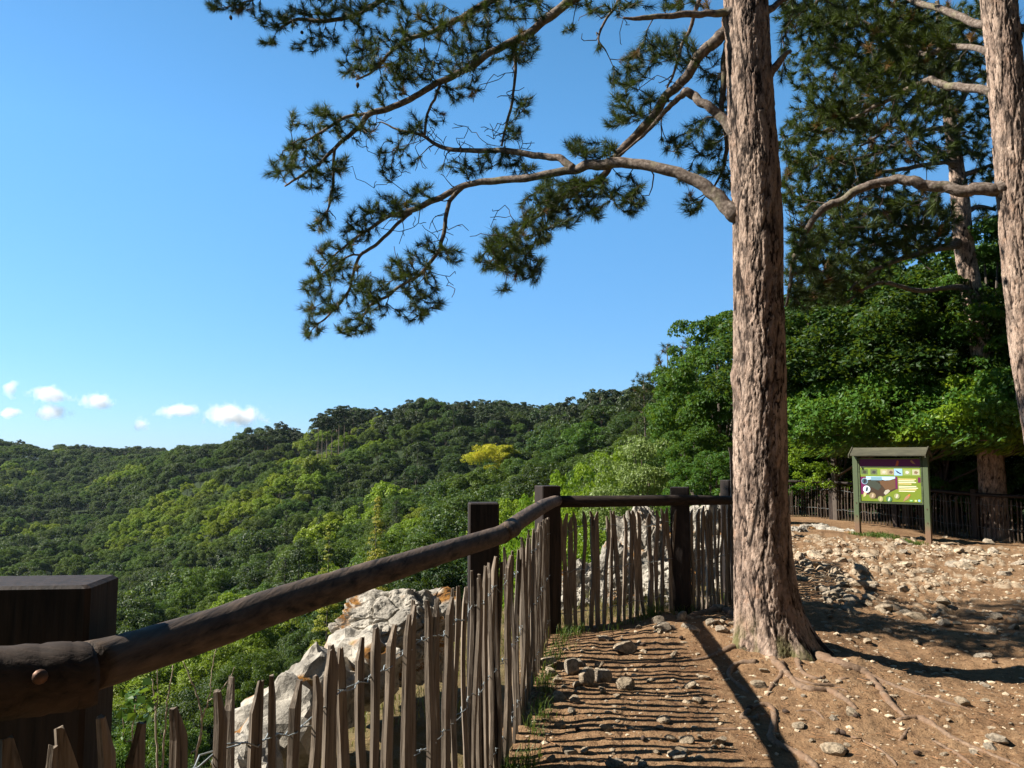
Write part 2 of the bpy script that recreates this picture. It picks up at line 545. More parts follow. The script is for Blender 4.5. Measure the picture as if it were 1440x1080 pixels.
def cards(P, Nn, size, rs, aspect=1.6, fold=0.25, k=6):
    """one bent leaf-shaped face pair per point: P positions, Nn facing, size lengths -> verts, quads"""
    n = len(P)
    r = unit(rs.normal(size=(n, 3)))
    T = unit(np.cross(Nn, r)); B = np.cross(Nn, T)
    L = (T * size[:, None]); W = B * (size / aspect)[:, None]
    F_ = Nn * (size * fold)[:, None]
    # diamond folded along its length: base, side, tip, side
    V = np.stack([P - L * .5, P + W * .5 + F_ * .5, P + L * .5, P - W * .5 + F_ * .5], 1).reshape(-1, 3)
    i = np.arange(n)[:, None] * 4
    return V, np.concatenate([i + np.array([[0, 1, 2, 3]])])

def crown(rs, R, H, z0, nclump, ncard, size, flat=.8, kind='ball', clump=.34, jitter=.45, skirt=-.25):
    """leaf faces spread through lumpy clumps; returns verts, quads, per-vertex 'leaf' value"""
    Ps = []; Ns = []; Lf = []; Ss = []
    cc = []
    for k in range(nclump):
        if kind == 'cone':
            t = rs.uniform(0, 1) ** 1.3
            a = rs.uniform(0, 2 * math.pi); rad = R * (1 - t) * (.55 + .5 * rs.rand())
            c = np.array([rad * math.cos(a), rad * math.sin(a), z0 + H * t]); cr = R * clump * (1.1 - .7 * t) * rs.uniform(.7, 1.2); sq = .45
        elif kind == 'flat':
            a = rs.uniform(0, 2 * math.pi); rad = R * rs.rand() ** .5
            c = np.array([rad * math.cos(a), rad * math.sin(a), z0 + H * (.35 + .65 * rs.rand()) * (1 - .45 * (rad / R) ** 2)]); cr = R * clump * rs.uniform(.6, 1.15); sq = .5
        else:
            d = unit(rs.normal(size=3)); 
            if d[2] < skirt: d[2] = -d[2]
            q = (.45 + .5 * rs.rand() ** .6)
            c = np.array([d[0] * R * q, d[1] * R * q, z0 + H * .45 + d[2] * H * .5 * q]); cr = R * clump * rs.uniform(.65, 1.25); sq = flat
        cc.append((c, cr))
        m = max(4, int(ncard * (cr / (R * clump)) ** 2 / nclump))
        d = unit(rs.normal(size=(m, 3)))
        d[:, 2] = np.where(d[:, 2] < -.35, -d[:, 2], d[:, 2])
        lump = 1 + .22 * vnoise(d[:, 0] * 2.3 + k, d[:, 1] * 2.3, d[:, 2] * 2.3, k)
        rr = cr * lump * (1 - .35 * rs.rand(m) ** 2)
        p = c + d * rr[:, None] * np.array([1, 1, sq])
        Ps.append(p)
        Ns.append(unit(d * .8 + np.array([0, 0, .35]) + rs.normal(size=(m, 3)) * jitter))
        base = rs.rand()
        Lf.append(np.clip(base * .6 + rs.rand(m) * .4, 0, 1))
        Ss.append(size * rs.uniform(.65, 1.3, m))
    P = np.concatenate(Ps); Nn = np.concatenate(Ns); S = np.concatenate(Ss); L = np.concatenate(Lf)
    V, Q = cards(P, Nn, S, rs)
    return V, Q, np.repeat(L, 4), cc

def tree_mesh(name, seed, R, H, z0, nclump, ncard, size, leaf, bark, trunk_r=.16, kind='ball', limbs=5, **kw):
    rs = RS(seed)
    V, Q, L, cc = crown(rs, R, H, z0, nclump, ncard, size, kind=kind, **kw)
    mb = MB()
    top = z0 + H * (.75 if kind != 'cone' else .95)
    bend = rs.normal(size=2) * .25
    pts = [(bend[0] * t * t, bend[1] * t * t, -1.0 + (top + 1) * t) for t in np.linspace(0, 1, 7)]
    mb.tube(pts, [trunk_r * (1 - .75 * t) for t in np.linspace(0, 1, 7)], 7)
    for q in range(limbs):
        c, cr = cc[rs.randint(len(cc))]
        zs = z0 + (c[2] - z0) * rs.uniform(-.1, .5)
        s = np.array([0, 0, zs])
        mb.tube([s, s + (c - s) * .5 + np.array([0, 0, .1 * R]), c], [trunk_r * .45, trunk_r * .3, trunk_r * .12], 5)
    Vt = np.concatenate(mb.V); nt_ = len(Vt)
    Fs = []; fm = []
    for (k, m), l in mb.F.items():
        f = np.concatenate(l); Fs.append(f); fm.append(np.ones(len(f)))
    Fs.append(Q + nt_); fm.append(np.zeros(len(Q)))
    me = mesh_np(name, np.vstack([Vt, V]), Fs, [leaf, bark], np.concatenate(fm), False)
    set_attr(me, "leaf", np.concatenate([np.zeros(nt_), L]))
    return me

BARK_FAR = plain("far bark", (.10, .08, .065), .9)
BARK_PINE_FAR = plain("far pine bark", (.20, .15, .11), .9)
LEAF_DARK = leaf_mat("dark green leaves", (.013, .040, .005), (.034, .074, .008), .2, inst=.3)
LEAF_MID = leaf_mat("green leaves", (.027, .070, .004), (.062, .122, .007), .24, inst=.28)
LEAF_LIGHT = leaf_mat("yellow green leaves", (.11, .175, .005), (.18, .24, .008), .3, inst=.22)
LEAF_YELLOW = leaf_mat("turning yellow leaves", (.32, .34, .008), (.46, .40, .010), .3, c3=(.40, .20, .02), inst=.1)
NEEDLE_FAR = leaf_mat("far pine needles", (.020, .038, .012), (.034, .056, .016), .1, c3=(.10, .07, .03), inst=.25)
NEEDLE_YEL = leaf_mat("yellowing needles", (.20, .23, .02), (.34, .32, .03), .2, inst=.15)

# variant meshes: key -> list (canopy radius about 4.5, height about 11 over the ground)
FAR = {
    'dark': [tree_mesh("broadleaf_crown_dark", 10 + k, 4.6, 7.6, 3.4, 46 + 6 * k, 4600, .42, LEAF_DARK, BARK_FAR, clump=.24) for k in range(3)],
    'mid': [tree_mesh("broadleaf_crown", 20 + k, 4.4, 7.4, 3.4, 44 + 8 * k, 4600, .42, LEAF_MID, BARK_FAR, clump=.23) for k in range(3)],
    'light': [tree_mesh("broadleaf_crown_light", 30 + k, 4.3, 7.2, 3.4, 48, 4400, .42, LEAF_LIGHT, BARK_FAR, clump=.22) for k in range(2)],
    'pine': [tree_mesh("pine_crown", 40 + k, 3.6, 6.2, 6.0, 34, 3600, .50, NEEDLE_FAR, BARK_PINE_FAR, .2, kind='flat', clump=.30) for k in range(3)],
    'fir': [tree_mesh("conifer_crown", 50 + k, 2.7, 12.5, 1.5, 60, 3200, .42, NEEDLE_FAR, BARK_FAR, .18, kind='cone', limbs=0, clump=.42) for k in range(2)],
}
NEAR = {
    'dark': [tree_mesh("broadleaf_tree_dark", 110 + k, 4.6, 7.6, 3.4, 70 + 9 * k, 17000, .23, LEAF_DARK, BARK_FAR, clump=.2) for k in range(3)],
    'mid': [tree_mesh("broadleaf_tree", 120 + k, 4.4, 7.4, 3.4, 70 + 9 * k, 17000, .23, LEAF_MID, BARK_FAR, clump=.19) for k in range(3)],
    'light': [tree_mesh("broadleaf_tree_light", 130 + k, 4.3, 7.2, 3.4, 72, 16000, .22, LEAF_LIGHT, BARK_FAR, clump=.19) for k in range(2)],
    'pine': [tree_mesh("pine_tree_near", 140 + k, 3.2, 5.4, 6.6, 34, 11000, .24, NEEDLE_FAR, BARK_PINE_FAR, .2, kind='ball', clump=.28, flat=.5) for k in range(2)],
    'fir': [tree_mesh("conifer_near", 150 + k, 2.9, 12.5, 1.2, 90, 12000, .24, NEEDLE_FAR, BARK_FAR, .18, kind='cone', limbs=0, clump=.38) for k in range(2)],
}

CLOSE = {
    'dark': [tree_mesh("close_broadleaf_dark", 210, 4.2, 7.4, 2.4, 190, 62000, .125, LEAF_DARK, BARK_FAR, clump=.14, jitter=.8)],
    'mid': [tree_mesh("close_broadleaf", 220, 4.2, 7.4, 2.4, 190, 62000, .125, LEAF_MID, BARK_FAR, clump=.14, jitter=.8)],
    'light': [tree_mesh("close_broadleaf_light", 230, 4.0, 7.0, 2.4, 170, 56000, .12, LEAF_LIGHT, BARK_FAR, clump=.14, jitter=.8)],
}

# ------------------------------------------------------------------ the wooded valley sides
def plan_forest():
    rs = RS(77)
    out = []
    d = 6.3
    X, Y = np.meshgrid(np.arange(-470, 300, d), np.arange(20, 800, d))
    X = X.ravel() + rs.uniform(-2.5, 2.5, X.size); Y = Y.ravel() + rs.uniform(-2.5, 2.5, Y.size)
    far = np.hypot(X, Y)
    keep = (far < 820) & (np.abs(np.arctan2(X, Y)) < math.radians(41))
    # thinner sampling far out, where crowns are drawn larger
    keep &= (far < 430) | (rs.rand(len(X)) < .72)
    X, Y = X[keep], Y[keep]
    Z, E_, pl = zbase(X, Y)
    keep = (E_ > 13) | ((E_ > 8) & (Y > 30))
    X, Y, Z = X[keep], Y[keep], Z[keep]
    # keep what can rise into view past nearer crowns (with a margin for a viewpoint to the side)
    r = np.hypot(X, Y); el = (Z + 11 - EYE) / r
    az = np.degrees(np.arctan2(X, Y))
    o = np.argsort(r)
    hor = np.full(400, -9.0)
    vis = np.zeros(len(X), bool)
    for i in o:
        w = max(1, int(math.degrees(3.5 / r[i]) / .25))
        b = int((az[i] + 45) / .25)
        lo, hi = max(0, b - w), min(400, b + w + 1)
        if el[i] > hor[lo:hi].min() - 7.5 / r[i]: vis[i] = True
        hor[lo:hi] = np.maximum(hor[lo:hi], el[i] - 2.2 / r[i])
    return X[vis], Y[vis], Z[vis]

FX, FY, FZ = plan_forest()

def choose(x, y, z, rnd):
    px, py = to_px(x, y, z + 11)
    n = vnoise(np.array([x / 38]), np.array([y / 38]), None, 3)[0] + .5 * vnoise(np.array([x / 13]), np.array([y / 13]), None, 4)[0]
    r = math.hypot(x, y)
    # pines on the crest in the middle and right, and scattered along the far skyline
    sky_y = np.interp(px, [0, 230, 300, 380, 490, 830, 900, 960], [615, 632, 620, 595, 556, 558, 530, 490])
    crest = py < sky_y + 26
    if r < 95 and 100 < px < 720: return 'dark' if rnd < .8 else 'mid'  # near trees below the rim forced dark to imitate their shade
    if 355 < px < 960 and crest: return 'pine' if rnd < .62 else 'dark'
    if px < 230 and py < sky_y + 12: return 'pine' if rnd < .35 else 'dark'
    if px > 840 and py < 610: return 'pine' if rnd < .55 else 'dark'
    if 380 < px < 560 and py < 610 and rnd < .6: return 'pine'
    # yellow green band running up the middle slope
    band = math.exp(-((py - (720 - (px - 290) * .52)) / 55) ** 2) if 60 < px < 620 else 0
    if 380 < px < 560 and py > 720 and rnd < .14: return 'fir'
    v = n + band * 1.0 - (.30 if px < 150 and py < 760 else 0) - (.35 if px > 520 and py < 700 else 0)
    if v > .62: return 'light'
    if v > -.02: return 'mid'
    if rnd > .93 and py > sky_y + 40: return 'fir'
    if rnd > .885: return 'pine'
    return 'dark'

GROUPS = {'dark': ('dark green broadleaf tree in the woods covering the valley side', 'dark broadleaf trees of the valley woods'),
          'mid': ('mid green broadleaf tree in the woods covering the valley side', 'green broadleaf trees of the valley woods'),
          'light': ('light yellow-green broadleaf tree standing out in the valley woods', 'light green trees of the valley woods'),
          'pine': ('dark pine with a flat crown on the crest of the wooded hill', 'pines along the crest of the hill'),
          'fir': ('narrow pointed conifer standing among the broadleaf trees of the valley side', 'conifers in the valley woods')}

def forest():
    rs = RS(5)
    n = len(FX)
    kinds = []; rnds = rs.rand(n)
    for i in range(n):
        kinds.append(choose(FX[i], FY[i], FZ[i], rnds[i]))
    r = np.hypot(FX, FY)
    px, py = to_px(FX, FY, FZ + 9)
    order = np.argsort(r)
    inframe = (px > -15) & (px < 1050) & (py < 1000)
    cap = {'dark': 92, 'mid': 72, 'light': 72, 'pine': 150, 'fir': 50}
    nb = 0
    count = dict.fromkeys(cap, 0)
    rest = {}
    for i in order:
        k = kinds[i]
        sc = (.66 + .60 * rs.rand() ** 1.5) * (.96 if r[i] < 430 else 1.1)
        if k == 'pine': sc = rs.uniform(.8, 1.1)
        rz = rs.uniform(0, 6.28); zs = (.35 + .65 * sc) * rs.uniform(.92, 1.22)
        near = r[i] < 165
        if 90 < r[i] < 230 and k in ('dark', 'mid', 'light') and rnds[i] < .5: sc *= 1.4; zs *= 1.25
        lod = NEAR if near else FAR
        if r[i] < 75 and k in CLOSE: lod = CLOSE; near = 2
        v = rs.randint(len(lod[k]))
        if k == 'pine': rest.setdefault((near is True, 'dark', v % 2), []).append((FX[i] + 1.5, FY[i] + 1, FZ[i] - .5, rz, .8, .72 + .2 * rnds[i]))
        if inframe[i] and count[k] < cap[k]:
            count[k] += 1
            o = link({'dark': 'broadleaf_tree', 'mid': 'broadleaf_tree', 'light': 'broadleaf_tree', 'pine': 'pine_tree', 'fir': 'conifer_tree'}[k], lod[k][v])
            o.location = (FX[i], FY[i], FZ[i] - .3); o.rotation_euler = (0, 0, rz); o.scale = (sc, sc, zs)
            tag(o, GROUPS[k][0], 'tree', GROUPS[k][1])
        else:
            rest.setdefault((near, k, v), []).append((FX[i], FY[i], FZ[i] - .3, rz, sc, zs))
    # one far-off wood: everything past the few hundred trees that show largest
    P = []; A = []
    keys = list(rest)
    for q, key in enumerate(keys):
        for t in rest[key]: P.append(t[:3]); A.append((q, t[3], t[4], t[5]))
    me = bpy.data.meshes.new("distant_wood"); me.from_pydata([tuple(p) for p in P], [], [])
    A = np.array(A)
    set_attr(me, "pick", A[:, 0]); set_attr(me, "turn", A[:, 1]); set_attr(me, "sc", A[:, 2]); set_attr(me, "sz", A[:, 3])
    o = link("distant_wood", me)
    tag(o, "mass of green trees covering the far valley sides", "woodland", None, "stuff")
    ng = bpy.data.node_groups.new("wood", "GeometryNodeTree")
    ng.interface.new_socket("Geometry", in_out='INPUT', socket_type='NodeSocketGeometry')
    ng.interface.new_socket("Geometry", in_out='OUTPUT', socket_type='NodeSocketGeometry')
    gi = ng.nodes.new("NodeGroupInput"); go = ng.nodes.new("NodeGroupOutput"); jn = ng.nodes.new("GeometryNodeJoinGeometry")
    def na(nm):
        a = ng.nodes.new("GeometryNodeInputNamedAttribute"); a.data_type = 'FLOAT'; a.inputs[0].default_value = nm
        return a.outputs[0]
    pick, turn, scl, szl = na("pick"), na("turn"), na("sc"), na("sz")
    cr = ng.nodes.new("ShaderNodeCombineXYZ"); ng.links.new(turn, cr.inputs[2])
    cs = ng.nodes.new("ShaderNodeCombineXYZ"); ng.links.new(scl, cs.inputs[0]); ng.links.new(scl, cs.inputs[1]); ng.links.new(szl, cs.inputs[2])
    src = {}
    for ob in C.objects:
        if ob.type == 'MESH' and ob.get('category') == 'tree': src.setdefault(ob.data.name, ob)
    for q, (near, k, v) in enumerate(keys):
        m = (CLOSE if near == 2 else NEAR if near else FAR)[k][v]
        ob = src.get(m.name)
        if ob is None:
            alt = [a for a in (FAR[k] + NEAR[k] + CLOSE.get(k, [])) if a.name in src]
            ob = src[alt[0].name]
        oi = ng.nodes.new("GeometryNodeObjectInfo"); oi.transform_space = 'ORIGINAL'; oi.inputs[0].default_value = ob; oi.inputs[1].default_value = True
        cmpn = ng.nodes.new("FunctionNodeCompare"); cmpn.data_type = 'FLOAT'; cmpn.operation = 'EQUAL'
        cmpn.inputs['Epsilon'].default_value = .1
        ng.links.new(pick, cmpn.inputs[0]); cmpn.inputs[1].default_value = q
        ip = ng.nodes.new("GeometryNodeInstanceOnPoints")
        ng.links.new(gi.outputs[0], ip.inputs["Points"]); ng.links.new(cmpn.outputs[0], ip.inputs["Selection"])
        ng.links.new(oi.outputs["Geometry"], ip.inputs["Instance"]); ng.links.new(cr.outputs[0], ip.inputs["Rotation"]); ng.links.new(cs.outputs[0], ip.inputs["Scale"])
        ng.links.new(ip.outputs[0], jn.inputs[0])
    ng.links.new(jn.outputs[0], go.inputs[0])
    md = o.modifiers.new("wood", 'NODES'); md.node_group = ng
    print("forest", n, count, "rest", len(P))
forest()
# ------------------------------------------------------------------ wood materials
def wood_mat(name, dark, light, grain=(60, 60, 5), rough=.75, cracks=.55, moss=0.0, bmp=.5):
    m, nt, b = new_mat(name)
    v = coords(nt, grain)
    n1 = noise_n(nt, v, 1.0, 5, .6, .3)
    n2 = noise_n(nt, coords(nt), 5, 4, .6)
    oi = nt.nodes.new("ShaderNodeObjectInfo")
    c = mixc(nt, dark, light, ramp(nt, n1, [(.36, (0, 0, 0)), (.66, (1, 1, 1))]))
    c = mixc(nt, c, tuple(q * .55 for q in light), ramp(nt, n2, [(.35, (.0, .0, .0)), (.7, (.8, .8, .8))]))
    n5 = noise_n(nt, coords(nt, tuple(g * .12 for g in grain)), 1.0, 5, .6)
    c = mixc(nt, c, tuple(min(1, q * 1.7) for q in light), ramp(nt, n5, [(.56, (0, 0, 0)), (.72, (.6, .6, .6))]))
    c = mixc(nt, c, tuple(q * .25 for q in dark), ramp(nt, n1, [(.30, (cracks,) * 3), (.40, (0, 0, 0))]))
    if moss: c = mixc(nt, c, (.10, .13, .03), ramp(nt, n2, [(.5, (0, 0, 0)), (.8, (moss,) * 3)]))
    h = nt.nodes.new("ShaderNodeHueSaturation")
    mr = nt.nodes.new("ShaderNodeMapRange"); mr.inputs[3].default_value = .75; mr.inputs[4].default_value = 1.25
    nt.links.new(oi.outputs["Random"], mr.inputs[0]); nt.links.new(mr.outputs[0], h.inputs["Value"])
    nt.links.new(c, h.inputs["Color"]); nt.links.new(h.outputs[0], b.inputs["Base Color"])
    b.inputs["Roughness"].default_value = rough
    b.inputs["Specular IOR Level"].default_value = .3
    bump(nt, b, n1, bmp, .004)
    return m
W_POST = wood_mat("dark stained post wood", (.007, .0045, .0035), (.034, .022, .016))
W_RAIL = wood_mat("dark debarked rail wood", (.010, .007, .005), (.135, .095, .068), grain=(50, 3.5, 50), rough=.8, cracks=.9, bmp=.9)
W_RAILX = wood_mat("dark rail wood across", (.009, .006, .004), (.055, .036, .025), grain=(3.5, 50, 50), rough=.8, cracks=.9, bmp=.9)
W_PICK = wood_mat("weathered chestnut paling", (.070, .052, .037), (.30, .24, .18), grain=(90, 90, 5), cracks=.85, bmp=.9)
W_PICK_SHADE = wood_mat("shade-darkened weathered paling", (.030, .020, .014), (.085, .06, .04), grain=(70, 70, 6))  # same paling wood, its colour darkened to imitate the trees' shade
M_WIRE = plain("galvanised wire", (.30, .33, .33), .45, .3, .2, 40)
M_BOLT = plain("rusty bolt", (.12, .07, .05), .5, .6, .3, 60)

def axis_mesh(o_pts, radii, n=14, rough=.05, seed=0):
    return MB().tube(o_pts, radii, n, rough=rough, seed=seed)

def post_mesh(w, d, h, seed, below=.15, chamfer=.008):
    """squared timber post, base at origin, slightly twisted and worn"""
    rs = RS(seed)
    mb = MB()
    nz = 9
    V = []
    for k in range(nz):
        t = k / (nz - 1); z = -below + (h + below) * t
        s = 1 + rs.uniform(-.012, .012)
        for a, bq in ((-1, -1), (1, -1), (1, 1), (-1, 1)):
            for cx, cy in (((a * (w / 2 - chamfer), bq * d / 2), (a * w / 2, bq * (d / 2 - chamfer))) if a * bq > 0 else ((a * w / 2, bq * (d / 2 - chamfer)), (a * (w / 2 - chamfer), bq * d / 2))):
                V.append((cx * s, cy * s, z))
    V = np.array(V); m = 8
    # order ring vertices by angle
    ang = np.argsort(np.arctan2(V[:m, 1], V[:m, 0])); V = V.reshape(nz, m, 3)[:, ang].reshape(-1, 3)
    F_ = [[k * m + j, k * m + (j + 1) % m, (k + 1) * m + (j + 1) % m, (k + 1) * m + j] for k in range(nz - 1) for j in range(m)]
    top = V[-m:].copy(); top[:, :2] *= .93; top[:, 2] += .006
    V = np.vstack([V, top, [[0, 0, top[0, 2] + .001]]])
    b0 = (nz - 1) * m; b1 = nz * m
    F_ += [[b0 + j, b0 + (j + 1) % m, b1 + (j + 1) % m, b1 + j] for j in range(m)]
    mb.add(V, F_)
    mb.F.setdefault((3, 0), []).append(np.array([[b1 + j, b1 + (j + 1) % m, b1 + m] for j in range(m)]))
    return mb

def picket_mesh(name, seed, h=1.05, w=.034, t=.018, mat=None):
    """cleft chestnut pale: wavy, uneven, hewn to a point"""
    rs = RS(seed)
    nz = 12
    zs = np.append(np.linspace(-.10, h - .065, nz - 2), [h - .03, h])
    ph = rs.uniform(0, 6, 4); amp = rs.uniform(.004, .013)
    tip = rs.choice([0, 1, 2]); V = []
    prof = [(-.5, -.5), (.05, -.62), (.5, -.4), (.5, .35), (-.1, .55), (-.5, .4)]
    prof = [(a + rs.uniform(-.12, .12), b + rs.uniform(-.12, .12)) for a, b in prof]
    for k, z in enumerate(zs):
        ox = amp * math.sin(z * 4 + ph[0]) + .3 * amp * math.sin(z * 13 + ph[1]); oy = amp * math.sin(z * 5 + ph[2])
        s = 1 + .10 * math.sin(z * 7 + ph[3]) + rs.uniform(-.06, .06)
        e = max(0, (z - (h - .065)) / .065)
        sx = s * (1 - .58 * e) if e > 0 else s
        sh = (0, .4, -.4)[tip] * w * e
        for a, b in prof: V.append((ox + sh + a * w * sx, oy + b * t * s * (1 - .35 * e), z + (0 if e == 0 else rs.uniform(-.003, .003))))
    m = len(prof)
    # extra ring where the point starts
    F_ = [[k * m + j, k * m + (j + 1) % m, (k + 1) * m + (j + 1) % m, (k + 1) * m + j] for k in range(nz - 1) for j in range(m)]
    mb = MB().add(V, F_)
    V2 = np.array(V[-m:]).mean(0)
    mb.V.append(V2[None]); mb.n += 1
    b0 = (nz - 1) * m
    mb.F.setdefault((3, 0), []).append(np.array([[b0 + j, b0 + (j + 1) % m, mb.n - 1] for j in range(m)]))
    return mb.mesh(name, mat)
PICK = [picket_mesh("pale", 200 + k, 1.02 + .012 * (k % 5), .032 + .0026 * (k % 5), .017, W_PICK) for k in range(14)]
PICKF = [picket_mesh("far_pale", 300 + k, 1.05 + .015 * (k % 3), .034, .02, W_PICK_SHADE) for k in range(5)]

def line_pts(poly):
    P = [Vector((*p, 0)) if len(p) == 2 else Vector(p) for p in poly]
    L = [0]
    for a, b in zip(P[:-1], P[1:]): L.append(L[-1] + (Vector((b.x, b.y)) - Vector((a.x, a.y))).length)
    def f(s):
        for k in range(len(P) - 1):
            if s <= L[k + 1] or k == len(P) - 2:
                t = (s - L[k]) / (L[k + 1] - L[k]); p = P[k].lerp(P[k + 1], t)
                return p.x, p.y, math.atan2(P[k + 1].y - P[k].y, P[k + 1].x - P[k].x), p.z
    return f, L[-1]

def pickets(parent, poly, step, meshes, seed, wire_h=(.86, .50, .14), lean=.02, top_drop=None, maxn=100, limit=None):
    """palings along a line; wires woven from one to the next. top_drop: height of the paling tops below the eye along the line"""
    rs = RS(seed)
    f, L = line_pts(poly)
    s = 0; n = 0; info = []; extra = []
    while s < L:
        x, y, a, hd = f(s)
        z = gz(x, y)
        me = meshes[rs.randint(len(meshes))]
        h0 = max(v.co.z for v in me.vertices)
        top = (EYE - hd) if top_drop else z + 1.03
        sz = (top + rs.uniform(-.03, .03) - z) / h0
        rot = (rs.normal() * lean * .5, rs.normal() * lean, a + rs.normal() * .25)
        info.append((x, y, z, a, sz * h0))
        if n < maxn:
            o = bpy.data.objects.new("picket", me); C.objects.link(o); o.parent = parent
            o.location = (x, y, z - .01); o.rotation_euler = rot; o.scale = (1, 1, sz)
        else:
            extra.append((me, Matrix.Translation((x, y, z - .01)) @ Matrix.Rotation(rot[2], 4, 'Z') @ Matrix.Rotation(rot[1], 4, 'Y') @ Matrix.Diagonal((1, 1, sz, 1))))
        n += 1
        s += step * rs.uniform(.88, 1.12)
    if extra:
        mb = MB()
        for me, M in extra:
            V = np.array([list(M @ v.co) for v in me.vertices])
            for k in (3, 4):
                fs = [list(p.vertices) for p in me.polygons if len(p.vertices) == k]
                if fs:
                    mb.V.append(V if k == 3 else np.zeros((0, 3))); 
                    mb.F.setdefault((k, 0), []).append(np.array(fs) + mb.n)
            mb.n += len(V)
        o = mb.build("pickets_beyond", meshes[0].materials[0], parent); o['kind'] = 'stuff'
    # twisted wires: two strands crossing between pales, one each side of every pale
    for hh in wire_h:
        for ph in (0, 1):
            pts = []
            for k, (x, y, z, a, h) in enumerate(info):
                nx, ny = -math.sin(a), math.cos(a)
                sgn = 1 if ph == 0 else -1
                zz = z + h * hh + .008 * math.sin(k * 1.7 + hh * 9)
                pts.append((x + nx * .014 * sgn, y + ny * .014 * sgn, zz))
                if k + 1 < len(info):
                    x2, y2, z2, a2, h2 = info[k + 1]
                    for t, s2 in ((.3, sgn * .35), (.5, -sgn * .2), (.7, sgn * .35)):
                        pts.append((x + (x2 - x) * t + nx * .010 * s2, y + (y2 - y) * t + ny * .010 * s2, zz + (z2 + h2 * hh - z - h * hh) * t + .004 * s2))
            MB().tube(pts, .0021, 4, cap=False).build("wire", M_WIRE, parent, True)
    return info

# ---- fence along the left rim: near post, post by the bend, corner post; two log rails and the end of a third
near_f = thing("paling_fence", "near run of cleft wooden paling fence with dark log rail along the left rim", "fence", (0, 0, 0), "paling fences round the viewpoint")
p_near = at(52, 815, 1.52)
def post(parent, x, y, w, d, top, rz, seed, label=None):
    z = gz(x, y)
    o = post_mesh(w, d, top - z, seed).build("post", W_POST, parent)
    o.location = (x, y, z); o.rotation_euler = (0, 0, rz)
    if label: o['label'] = label
    return o
post(near_f, at(14, 826, 1.53).x, 1.60, .27, .15, at(40, 829, 1.53).z, .10, 1, "thick near post with worn top")
a2 = at(684, 710, 4.16)
post(near_f, a2.x - .02, 4.28, .155, .14, a2.z, .1, 2)
a3 = at(770, 684, 7.02)
cor = post(near_f, a3.x, 7.05, .17, .19, a3.z, .35, 3, "corner post of the fence")

def log(parent, px, name="rail", seed=0, n=16, rough=.05, mat=None):
    """px: (x, top y, bottom y, distance) in the photo"""
    pts = []; rad = []
    for x, yt, yb, d in px:
        a, b = at(x, yt, d), at(x, yb, d)
        pts.append((a + b) / 2); rad.append((a - b).length / 2)
    q = smooth_path([(*p, r) for p, r in zip(pts, rad)], 6)
    rs = RS(seed); rough *= .8
    for k in range(len(q)):
        q[k, :3] += rs.normal(size=3) * .0006
    return MB().tube(q[:, :3], q[:, 3], n, rough=rough, seed=seed).build(name, mat or W_RAIL, parent, True)
# perspective widens a slanted log in the vertical: radii are shrunk by the slope
def shrink(l, k): return [(x, (a + b) / 2 - (b - a) / 2 * k, (a + b) / 2 + (b - a) / 2 * k, d) for x, a, b, d in l]
log(near_f, shrink([(122, 897, 982, 1.46), (200, 879, 952, 1.62), (300, 851, 916, 1.86), (400, 819, 876, 2.13), (500, 792, 839, 2.50), (573, 773, 812, 2.86), (640, 755, 789, 3.38), (700, 738, 768, 4.0), (722, 729, 757, 4.28)], .88), seed=5)
log(near_f, shrink([(706, 738, 766, 4.05), (724, 725, 750, 4.45), (745, 712, 735, 5.1), (764, 702, 722, 6.0), (778, 697, 714, 6.8), (784, 696, 712, 7.0)], .96), seed=6)
log(near_f, [(-160, 915, 1030, 1.24), (-60, 911, 1020, 1.32), (30, 907, 1010, 1.38), (100, 903, 1000, 1.42), (131, 905, 992, 1.44)], seed=7, rough=.02, mat=W_RAILX)
bolt = MB().tube([at(56, 952, 1.34), at(56, 952, 1.355)], [.011, .013], 12).build("bolt", M_BOLT, near_f, True)
P1 = [(*at(px_, py_, d_).xy, 0) for px_, py_, d_ in [(40, 1010, 1.42)]]
def pline(l): return [(at(x, y, d).x, d, EYE - at(x, y, d).z) for x, y, d in l]
pk1 = pline([(-40, 1040, 1.25), (75, 1022, 1.42), (161, 1008, 1.58), (255, 994, 1.76), (368, 948, 2.04), (408, 942, 2.16), (460, 915, 2.36), (516, 894, 2.62), (587, 847, 3.02), (634, 826, 3.4), (676, 798, 3.85), (700, 782, 4.22), (735, 757, 5.0), (757, 738, 6.0), (772, 722, 6.95)])
pickets(near_f, pk1, .088, PICK, 21, top_drop=True)

# ---- fence across, from the corner post to behind the pine
far_f = thing("paling_fence", "run of cleft wooden paling fence from the corner post across to the big pine", "fence", (0, 0, 0), "paling fences round the viewpoint")
a4 = at(957, 686, 7.36); post(far_f, a4.x, 7.40, .165, .15, a4.z, -.25, 4)
a5 = at(1024, 676, 8.1); post(far_f, a5.x + .02, 8.15, .13, .13, a5.z, .5, 5)
log(far_f, [(786, 697, 714, 7.02), (860, 697, 713, 7.1), (950, 696, 711, 7.25), (1010, 697, 710, 7.5), (1034, 698, 710, 7.7)], seed=8, mat=W_RAILX, rough=.03)
log(far_f, [(1018, 690, 703, 8.4), (1060, 689, 699, 9.6), (1090, 688, 696, 12)], seed=9, rough=.03)
pk2 = pline([(783, 722, 7.02), (860, 719, 7.16), (950, 714, 7.36), (990, 713, 7.6), (1026, 711, 8.0), (1052, 707, 9.0), (1078, 699, 12.5)])
pickets(far_f, pk2, .062, PICK, 22, top_drop=True, lean=.022)
o = picket_mesh("gate_pale", 404, 1.5, .05, .03, W_PICK)
pale = link("picket", o, far_f, (at(1032, 680, 7.9).x, 7.95, gz(at(1032, 680, 7.9).x, 7.95))); pale['label'] = "tall pale grey stake beside the post"

